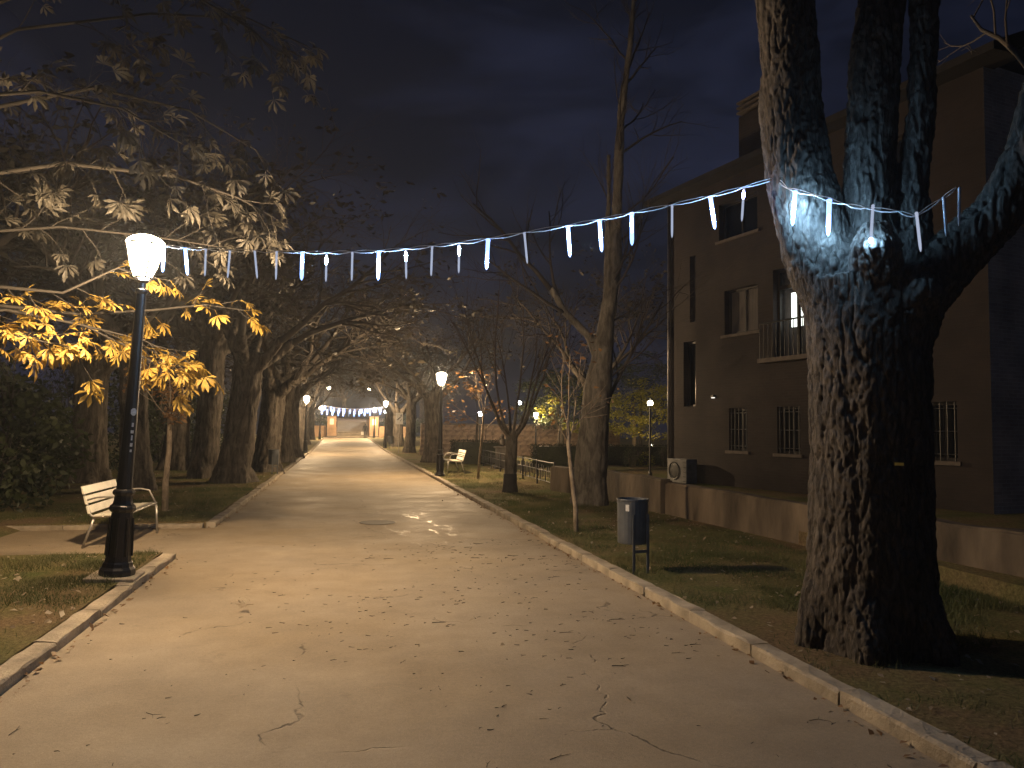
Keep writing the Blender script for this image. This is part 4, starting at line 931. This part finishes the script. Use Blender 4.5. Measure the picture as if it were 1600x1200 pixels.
litter_bin((3.14, 8.02, LAWN), R(8), 'grey cylindrical litter bin on two posts beside the right kerb')
litter_bin((-2.16, 26.2, LAWN), R(20), 'dark litter bin by the left kerb before the leaning trunk', False)
litter_bin((3.45, 56.0, zg(56) + LAWN), R(-10), 'dark litter bin left of the white sign post', False, 1.15)

# ---------------------------------------------------------------- sign
root = empty('park_sign', (3.42, 47.8, LAWN)); tag(root, 'white rectangular sign on a slim post by the right kerb', 'sign')
MB().tube([(0, 0, 0), (0, 0, 1.95)], .028, 8).build('post', M['galv'], root)
pn = MB().box((0, -.035, 2.12), (.44, .02, .70)).build('panel', M['white'], root, bevel=.01)
mk = MB(); mk.box((.02, -.0475, 2.16), (.34, .003, .03), ry=R(-48)); mk.box((-.04, -.0475, 2.13), (.26, .003, .028), ry=R(-40)); mk.box((.09, -.0475, 2.02), (.16, .003, .028), ry=R(-52)); mk.box((.11, -.0475, 2.33), (.10, .003, .05), ry=R(-20))
mk.build('pictogram', mat('dark_print', (.08, .09, .12), .6), pn)

# ---------------------------------------------------------------- low concrete wall
def wall_piece(p0, p1, h, th, label, seed, name='concrete_wall', top_slope=0.0):
    a, b = Vector((*p0, 0)), Vector((*p1, 0)); L = (b - a).length; ang = math.atan2((b - a).y, (b - a).x)
    bm = bmesh.new(); bmesh.ops.create_cube(bm, size=1.0); bmesh.ops.scale(bm, vec=(L, th, h + .4), verts=bm.verts); bmesh.ops.translate(bm, vec=(L / 2, 0, h / 2 - .2), verts=bm.verts)
    bmesh.ops.bevel(bm, geom=[e for e in bm.edges if e.verts[0].co.z > 0 and e.verts[1].co.z > 0], offset=.025, segments=2, affect='EDGES')
    bmesh.ops.subdivide_edges(bm, edges=[e for e in bm.edges if abs((e.verts[0].co - e.verts[1].co).x) > L * .5], cuts=max(2, int(L * 3)), use_grid_fill=True)
    for v in bm.verts:
        n = vnoise(np.array([[v.co.x * 1.7 + seed * 7, v.co.y * 3 + 3, v.co.z * 2 + 50]]))[0] - .5; v.co.z += n * .05 if v.co.z > .1 else 0; v.co.y += n * .03
    me = bpy.data.meshes.new(name); bm.to_mesh(me); bm.free(); me.materials.append(M['concrete'])
    o = link(bpy.data.objects.new(name, me)); o.location = (p0[0], p0[1], LAWN); o.rotation_euler = (0, 0, ang); tag(o, label, 'wall', 'low concrete boundary wall'); return o
wall_piece((5.32, 18.9), (5.55, 18.05), .62, .32, 'short concrete pier at the end of the railing', 1)
wall_piece((5.72, 17.5), (5.78, 16.35), .60, .24, 'concrete wall block right behind the tall pale trunk', 2)
wall_piece((5.80, 16.30), (5.93, 13.45), .64, .24, 'concrete wall slab with straight top behind the grey bin', 3)
wall_piece((5.99, 13.40), (6.30, 9.3), .56, .24, 'long stained concrete wall between the bin and the big tree', 4)
wall_piece((6.31, 9.26), (6.62, 3.2), .60, .26, 'dark stretch of concrete wall behind the big tree', 5)
ter = MB().box((16.5, 11.0, -.16), (20.5, 17.4, .84), rz=R(-3)).build('terrace', M['lawn']); ter['kind'] = 'structure'
shrub('wall_shrub', (6.7, 10.4, .25), .5, 1.3, .32, 500, M['leaf_green'], 'low weeds growing along the top of the stained wall', 91, .08, stems=False)
shrub('wall_shrub', (7.7, 6.0, .25), .8, 1.0, .8, 800, M['leaf_green'], 'dark low shrub behind the wall to the right of the big tree', 92, .10)

# ---------------------------------------------------------------- railing
def railing():
    root = empty('park_railing', (5.40, 19.3, LAWN)); tag(root, 'low iron railing with bar clusters along the right lawn', 'railing')
    L = 27.0; px = 2.05; n = int(L / px); dxy = .03
    def X(y): return y * dxy
    for i in range(n + 1):
        y = i * px; MB().box((X(y), y, .30), (.045, .045, .80)).build('post', M['iron'], root)
    for z in (.66, .42, .14):
        MB().tube([(0, 0, z), (X(n * px), n * px, z)], .016 if z > .6 else .012, 6).build('rail', M['iron'] if z < .6 else M['dark'], root)
    r = random.Random(4)
    for i in range(n):
        for k in range(9):
            y = i * px + .2 + k * (px - .4) / 8
            if i > 4 and k % 2: continue
            up = k % 3 != 1; h = r.uniform(.26, .36); c = .40 if up else .28
            MB().box((X(y), y, c), (.02, .05, h)).build('baluster', M['iron'], root)
railing()

# ---------------------------------------------------------------- statue: bust on a pedestal
def bust():
    root = empty('bust_statue', (6.15, 29.6, LAWN)); tag(root, 'dark bust statue on a square pedestal behind the railing', 'statue')
    bz = mat('dark_bronze', (.035, .028, .022), .5, metal=.4); st = mat('dark_pedestal_stone', (.05, .042, .036), .8)
    p = MB(); p.box((0, 0, .04), (.62, .62, .14)); p.box((0, 0, .45), (.48, .48, .70)); p.box((0, 0, .83), (.58, .58, .07)); p.build('pedestal', st, root, bevel=.012)
    bm = bmesh.new(); me = bpy.data.meshes.new('bust')
    V = [(0, 0, .86), (0, 0, .98), (0, 0, 1.10), (0, -.01, 1.17), (0, -.02, 1.28), (0, -.02, 1.37), (.16, 0, 1.05), (-.16, 0, 1.05), (0, -.13, 1.27)]
    E = [(0, 1), (1, 2), (2, 3), (3, 4), (4, 5), (2, 6), (2, 7), (4, 8)]
    rad = [.12, .17, .13, .06, .105, .085, .09, .09, .02]
    me.from_pydata(V, E, []); o = link(bpy.data.objects.new('bust', me), root); o.modifiers.new('skin', 'SKIN')
    sv = me.skin_vertices[0].data
    for i, q in enumerate(rad): sv[i].radius = (q, q)
    sv[0].use_root = True; ss = o.modifiers.new('sub', 'SUBSURF'); ss.levels = 2; ss.render_levels = 2; me.materials.append(bz)
bust()

# ---------------------------------------------------------------- brick house
def house():
    rz = math.atan2(-.977, .211); root = empty('brick_house', (8.92, 20.0, 0), rz); tag(root, 'dark three storey brick house with one lit balcony window', 'house')
    W, D, H = 9.13, 9.0, 8.15
    ops = [(2.45, 3.10, 1.15, 2.20), (4.10, 4.80, 1.13, 2.20), (6.2, 6.9, 1.13, 2.2), (7.8, 8.5, 1.13, 2.2),
           (2.30, 3.50, 4.05, 5.18), (4.0, 5.18, 3.32, 5.40), (6.4, 7.6, 4.05, 5.18), (.90, 1.14, 4.55, 6.35), (.62, 1.14, 2.28, 4.04),
           (2.10, 3.50, 6.50, 7.45), (4.2, 5.2, 6.5, 7.45), (6.4, 7.6, 6.5, 7.45)]
    def facade(name, length, height, openings, xf, m, rev=.22):
        xs = sorted({0, length} | {o[0] for o in openings} | {o[1] for o in openings}); zs = sorted({-.3, height} | {o[2] for o in openings} | {o[3] for o in openings}); mb = MB()
        for i in range(len(xs) - 1):
            for j in range(len(zs) - 1):
                cx, cz = (xs[i] + xs[i + 1]) / 2, (zs[j] + zs[j + 1]) / 2
                if any(o[0] < cx < o[1] and o[2] < cz < o[3] for o in openings): continue
                mb.quad(xf(xs[i], 0, zs[j]), xf(xs[i + 1], 0, zs[j]), xf(xs[i + 1], 0, zs[j + 1]), xf(xs[i], 0, zs[j + 1]))
        for a, b, c, d in openings:
            mb.quad(xf(a, 0, c), xf(a, rev, c), xf(a, rev, d), xf(a, 0, d)); mb.quad(xf(b, 0, c), xf(b, 0, d), xf(b, rev, d), xf(b, rev, c))
            mb.quad(xf(a, 0, d), xf(a, rev, d), xf(b, rev, d), xf(b, 0, d)); mb.quad(xf(a, 0, c), xf(b, 0, c), xf(b, rev, c), xf(a, rev, c))
        return mb.build(name, m, root)
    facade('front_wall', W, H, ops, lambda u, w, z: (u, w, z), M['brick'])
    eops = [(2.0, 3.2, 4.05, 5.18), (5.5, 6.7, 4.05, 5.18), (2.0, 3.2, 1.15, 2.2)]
    facade('end_wall', D, H, eops, lambda u, w, z: (W - w, u, z), M['brick_end_lit'])
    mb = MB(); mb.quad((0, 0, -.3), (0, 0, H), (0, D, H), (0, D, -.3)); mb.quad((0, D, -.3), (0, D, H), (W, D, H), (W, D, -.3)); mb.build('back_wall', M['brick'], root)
    MB().box((W + .05, D / 2, 5.42), (.10, D, .16)).build('string_course', M['sill'], root)
    # roof with overhanging eaves
    rf = MB(); e = .55; zr = 10.4
    rf.quad((-e, -e, H + .02), (W + e, -e, H + .02), (W + e, D / 2, zr), (-e, D / 2, zr)); rf.quad((-e, D + e, H + .02), (-e, D / 2, zr), (W + e, D / 2, zr), (W + e, D + e, H + .02))
    rf.quad((-e, -e, H - .12), (-e, -e, H + .02), (W + e, -e, H + .02), (W + e, -e, H - .12)); rf.quad((-e, -e, H - .12), (W + e, -e, H - .12), (W + e, .3, H - .06), (-e, .3, H - .06))
    for x in (-.003, W + .003): n = len(rf.v); rf.v += [(x, 0, H), (x, D, H), (x, D / 2, zr - .2)]; rf.f.append((n, n + 1, n + 2))
    roof = rf.build('roof', M['roof'], root)
    for (u, w, z1, s) in ((3.15, .50, 9.55, .80), (5.6, 1.6, 9.15, .6)):
        ch = MB(); ch.box((u, w, (8.3 + z1) / 2), (s, s, z1 - 8.3)); c = ch.build('chimney', M['brick'], roof)
        for k in range(3): MB().box((u, w, z1 + .10 + k * .13), (s + .08, s + .08, .05)).build('louvre', M['sill'], roof)
        MB().box((u, w, z1 + .2), (s * .6, s * .6, .40)).build('flue', M['dark'], roof)
    def window(a, b, c, d, pane='glass_dark', mull=1, sill=True, bars=False, rev=.22, xf=None):
        xf = xf or (lambda u, w, z: (u, w, z))
        t = .055; mb = MB()
        def bx(m_, u0, u1, w0, w1, z0, z1):
            p = Vector(xf((u0 + u1) / 2, (w0 + w1) / 2, (z0 + z1) / 2)); q = Vector(xf(u1, w1, z1)) - Vector(xf(u0, w0, z0)); m_.box(p, (abs(q.x), abs(q.y), abs(q.z)))
        bx(mb, a, a + t, rev - .07, rev - .01, c, d); bx(mb, b - t, b, rev - .07, rev - .01, c, d); bx(mb, a + t, b - t, rev - .07, rev - .01, c, c + t); bx(mb, a + t, b - t, rev - .07, rev - .01, d - t, d)
        for k in range(mull):
            x = a + (b - a) * (k + 1) / (mull + 1); bx(mb, x - .025, x + .025, rev - .065, rev - .012, c + t, d - t)
        w = mb.build('window', M['frame'], root)
        for k in range(mull + 1):
            x0 = a + (b - a) * k / (mull + 1) + .02; x1 = a + (b - a) * (k + 1) / (mull + 1) - .02; p = MB(); bx(p, x0, x1, rev - .03, rev - .02, c + .02, d - .02); p.build('pane', M[pane], w)
        if sill: s = MB(); bx(s, a - .10, b + .08, -.05, .12, c - .075, c - .003); s.build('sill', M['sill'], w)
        if bars:
            n = 5
            for k in range(n): x = a + .06 + (b - a - .12) * k / (n - 1); MB().tube([xf(x, .03, c), xf(x, .03, d)], .012, 5).build('bar', M['dark'], w)
            for z in (c + .12, (c + d) / 2, d - .12): MB().tube([xf(a, .045, z), xf(b, .045, z)], .010, 5).build('bar', M['dark'], w)
        return w
    for i, o in enumerate(ops):
        if i < 4: window(*o, bars=True)
        elif i == 4: window(*o, pane='curtain', mull=1)
        elif i == 5: continue
        elif i in (7, 8): window(*o, mull=0, sill=False)
        else: window(*o, mull=1)
    ex = lambda u, w, z: (W - w, u, z)
    for o in eops: window(*o, mull=1, xf=ex)
    # balcony door: frame, transom, panes, lamp-lit curtain inside
    a, b, c, d = ops[5]; fr = MB(); fr.box(((a + b) / 2, .18, d - .03), (b - a, .06, .06)); fr.box(((a + b) / 2, .18, 4.98), (b - a, .06, .09))
    for x in (a + .03, a + .62, b - .03): fr.box((x, .18, (c + d) / 2), (.07, .06, d - c))
    dr = fr.build('balcony_door', M['frame'], root)
    room = MB(); room.quad((a, 1.6, c), (b, 1.6, c), (b, 1.6, d), (a, 1.6, d)); room.quad((a, .23, c), (a, 1.6, c), (a, 1.6, d), (a, .23, d)); room.quad((b, .23, c), (b, 1.6, c), (b, 1.6, d), (b, .23, d)); room.quad((a, .23, d), (b, .23, d), (b, 1.6, d), (a, 1.6, d)); room.quad((a, .23, c), (b, .23, c), (b, 1.6, c), (a, 1.6, c))
    room.build('room', mat('dim_interior', (.12, .10, .09), .9), dr)
    MB().box((4.43, .32, 4.45), (.34, .02, .80)).build('lit_panel', M['lit_room'], dr)
    # balcony
    bl = MB(); bl.box(((a + b) / 2 + .1, -.18, c - .06), (b - a + .5, .36, .10)); bal = bl.build('balcony', M['sill'], root)
    MB().tube([(a - .1, -.33, 4.12), (b + .32, -.33, 4.12)], .022, 6).build('handrail', M['dark'], bal)
    for k in range(13): x = a - .08 + k * (b - a + .38) / 12; MB().tube([(x, -.33, c - .02), (x, -.33, 4.12)], .011, 5).build('baluster', M['dark'], bal)
    # drainpipe, wall lamp, lit stair sliver
    MB().tube([(.04, -.06, .1), (.04, -.06, H - .1)], .045, 8).build('drainpipe', mat('zinc_pipe', (.16, .15, .15), .4, metal=.4), root, smooth=True)
    MB().box((1.10, .17, 2.72), (.05, .02, .85)).build('stair_light', emit('stair_light', (1, .9, .72), .55), root)
    wl = MB().box((1.9, -.04, 2.52), (.10, .08, .05)).build('wall_lamp', M['dark'], root); MB().box((1.9, -.045, 2.48), (.08, .05, .02)).build('lens', emit('wall_lamp_lens', (1, .95, .85), 1.2), wl)
house()
# air conditioner against the front of the house
def air_conditioner():
    rz = math.atan2(-.977, .211); root = empty('air_conditioner', (8.70, 19.22, .22), rz); tag(root, 'white outdoor air conditioning unit at the foot of the brick house corner', 'air conditioner')
    MB().box((.40, -.05, .36), (.82, .34, .62)).build('casing', M['casing_grey'], root, bevel=.015)
    MB().tube([(.30 + .22 * math.cos(a), -.235, .36 + .22 * math.sin(a)) for a in [k * math.pi / 10 for k in range(21)]], .012, 5).build('fan_ring', M['dark'], root)
    MB().ball((.30, -.222, .36), .20, 16, 4, (1, .05, 1)).build('fan', M['dark'], root)
    for z in (.1, .22, .34, .46, .58): MB().box((.72, -.225, z), (.10, .01, .012)).build('vent', M['dark'], root)
    for x in (.1, .7): MB().box((x, -.05, .02), (.06, .34, .06)).build('foot', M['dark'], root)
air_conditioner()

# ---------------------------------------------------------------- far stone wall
def stone_wall():
    root = empty('stone_wall', (4.4, 44.2, LAWN)); tag(root, 'long reddish rubble wall behind the railing and hedges', 'wall'); L = 12.0
    MB().box((L / 2, 0, .8), (L, .45, 1.9)).build('masonry', M['stone'], root)
    r = random.Random(2); x = 0
    while x < L - .3:
        w = r.uniform(.5, .8); MB().box((x + w / 2, 0, 1.80), (w - .02, .55, .10)).build('coping_stone', M['sill'], root, bevel=.01); x += w
    # courses of irregular face stones
    bank = [MB() for _ in range(5)]; mes = []
    for k, b_ in enumerate(bank):
        b_.box((0, 0, 0), (r.uniform(.3, .5), .10, r.uniform(.2, .28))); m_ = bpy.data.meshes.new('stone'); 
        vv = [(q[0] + r.uniform(-.04, .04), q[1], q[2] + r.uniform(-.03, .03)) for q in b_.v]; m_.from_pydata(vv, [], b_.f); m_.update(); m_.materials.append(M['stone']); mes.append(m_)
    for j in range(6):
        x = r.uniform(.1, .3)
        while x < L - .2:
            o = bpy.data.objects.new('stone', r.choice(mes)); link(o, root); o.location = (x, -.235 - r.uniform(0, .035), .18 + j * .285); o.rotation_euler = (0, r.uniform(-.08, .08), 0); x += r.uniform(.40, .52)
stone_wall()

# ---------------------------------------------------------------- gate, steps, person at the far end
def far_end():
    Y = 95.0; z = zg(95)
    for x, lab in ((-1.25, 'ochre brick gate pillar left of the distant steps'), (3.75, 'ochre brick gate pillar right of the distant steps')):
        root = empty('gate_pillar', (x, Y, z)); tag(root, lab, 'pillar', 'brick gate pillars at the steps')
        MB().box((0, 0, 1.25), (1.05, .8, 2.5)).build('shaft', M['brick_warm'], root); MB().box((0, 0, 2.56), (1.2, .95, .12)).build('cap', M['sill'], root, bevel=.02); MB().box((0, 0, .1), (1.15, .9, .24)).build('base', M['sill'], root, bevel=.02)
        MB().box((0, -.41, 1.9), (.45, .03, .7)).build('plaque', M['cream'], root)
    for x, w, lab in ((-3.7, 3.6, 'low ochre wall left of the gate pillar'), (6.3, 3.8, 'low ochre wall right of the gate pillar')):
        o = MB().box((0, 0, .6), (w, .5, 1.6)).build('boundary_wall', M['brick_warm']); o.location = (x, Y + .2, z); tag(o, lab, 'wall', 'ochre walls beside the gate')
    root = empty('stairs', (1.25, Y + .6, z)); tag(root, 'broad pale flight of steps climbing behind the gate pillars', 'steps')
    for i in range(4):
        st = MB().box((0, .55 + i * 1.1, i * .17 + .12), (3.8, 1.16, .09)).build('step', M['kerb'], root, bevel=.012)
        MB().box((0, .60 + i * 1.1, i * .17 - .03), (3.72, 1.10, .205)).build('riser', mat('shaded_riser_stone', (.05, .042, .034), .9), st)  # risers coloured dark to stand for their shade
    MB().quad((-1.9, 4.3, .60), (1.9, 4.3, .60), (1.9, 9.0, 2.02), (-1.9, 9.0, 2.02)).build('ramp', M['path'], root)
    MB().box((2.05, 4.6, 1.0), (.25, 9.2, 2.6)).build('side_wall', M['brick_warm'], root)
    MB().box((-2.05, 4.6, .5), (.25, 9.2, 1.6)).build('side_wall', M['brick_warm'], root)
    ramp = mesh_from('upper_terrace', [(-8, Y + 9.6, z + 2.02), (10, Y + 9.6, z + 2.02), (12, Y + 50, z + 3.0), (-10, Y + 50, z + 3.0)], [(0, 1, 2, 3)], M['path']); ramp['kind'] = 'structure'
    for sx, lab in ((-5.2, 'dark bushes on the bank left of the steps'), (6.2, 'dark bushes on the bank right of the steps')):
        shrub('bank_shrub', (1.25 + sx, Y + 5, z), 3.2, 3.0, 3.2, 2600, M['leaf_green'], lab, int(200 + sx), .28, stems=False)
    for k, (x, y, s) in enumerate([(-6, 128, 1.1), (0.2, 135, 1.15), (7.5, 130, 1.1), (12, 118, 1.2), (-11, 120, 1.2)]):
        o = copy_tree(AV[k % 3]); o.location = (x, y, 2.3); o.rotation_euler = (0, 0, k * 1.3); o.scale = (s, s, s)
        tag(o, ['bare tree on the upper terrace, left of the street lamps', 'bare tree closing the view above the steps', 'bare tree on the upper terrace right of the steps', 'outermost bare tree beyond the right bank', 'outermost bare tree beyond the left bank'][k], 'tree', 'trees on the upper terrace')
far_end()
def person():
    loc = Vector((2.55, 89.0, zg(89.0))); V = []; E = []; RD = []
    def chain(pts, start=None):
        prev = start
        for p, r_ in pts:
            V.append(p); RD.append(r_); i = len(V) - 1
            if prev is not None: E.append((prev, i))
            prev = i
        return prev
    chain([((0, 0, .95), (.155, .11)), ((0, .0, 1.10), (.14, .10)), ((0, .01, 1.28), (.17, .11)), ((0, .01, 1.42), (.13, .09)), ((0, .0, 1.49), (.055, .055)), ((0, -.01, 1.58), (.075, .085)), ((0, -.01, 1.68), (.07, .08))])
    for s in (-1, 1):
        sh = chain([((s * .19, .01, 1.40), (.06, .06)), ((s * .24, -.02, 1.13), (.047, .047)), ((s * .25, .06 * s, .90), (.036, .036)), ((s * .25, .07 * s, .83), (.035, .02)), ((s * .25, .08 * s, .78), (.03, .016))], 3)
        for k in range(4): chain([((s * .25 + (k - 1.5) * .012 * 0, .08 * s + (k - 1.5) * .02, .745 - (.01 if k in (0, 3) else 0)), (.009, .009)), ((s * .245, .085 * s + (k - 1.5) * .018, .70), (.008, .008))], sh)
        chain([((s * .235, .03 + .08 * s, .79), (.01, .01)), ((s * .23, .05 + .08 * s, .755), (.009, .009))], sh - 1)
        chain([((s * .09, 0, .90), (.10, .10)), ((s * .10, .10 * s, .50), (.065, .065)), ((s * .10, .12 * s - .05, .10), (.045, .045)), ((s * .10, .12 * s + .10, .04), (.035, .03))], 0)
    root = empty('person', loc); tag(root, 'person in dark jacket and trousers walking away near the steps', 'person')
    me = bpy.data.meshes.new('body'); me.from_pydata(V, E, []); o = link(bpy.data.objects.new('body', me), root); o.modifiers.new('skin', 'SKIN')
    for i, q in enumerate(RD): me.skin_vertices[0].data[i].radius = q
    me.skin_vertices[0].data[0].use_root = True; s = o.modifiers.new('sub', 'SUBSURF'); s.levels = 1; s.render_levels = 1
    me.materials.append(mat('dark_clothes', (.018, .018, .022), .8))
    MB().ball((0, -.02, 1.65), .115, 12, 8, (.8, .95, 1.05)).build('hair', mat('dark_hair', (.012, .010, .009), .6), root, smooth=True)
    MB().ball((0, .075, 1.62), .09, 12, 8, (.8, .6, 1.1)).build('face', mat('skin', (.42, .26, .19), .6), root, smooth=True)
    bag = MB(); bag.box((0, 0, .17), (.30, .12, .34)); bo = bag.build('carrier_bag', M['white'], None, bevel=.03); bo.location = loc + Vector((-.31, -.05, .42)); tag(bo, 'pale carrier bag in the hand of the walking person', 'bag')
    MB().tube([(-.07, 0, .33), (0, 0, .42), (.07, 0, .33)], .012, 6).build('handle', M['white'], bo)
person()

# ---------------------------------------------------------------- haze added to imitate lens glow round the lamps
def haze():
    o = MB().box((0, 70, 14.5), (420, 280, 33)).build('haze', None); o['kind'] = 'stuff'; o['label'] = 'thin haze added to imitate lens glow around the lamps'; o['category'] = 'haze'
    m = bpy.data.materials.new('glow_haze'); m.use_nodes = True; N = m.node_tree.nodes; L = m.node_tree.links; N.clear()
    out = N.new('ShaderNodeOutputMaterial'); v = N.new('ShaderNodeVolumePrincipled'); v.inputs['Density'].default_value = HAZE_DENSITY; v.inputs['Color'].default_value = (.78, .87, 1.0, 1); v.inputs['Anisotropy'].default_value = .4
    L.new(v.outputs[0], out.inputs['Volume']); o.data.materials.clear(); o.data.materials.append(m)
haze()
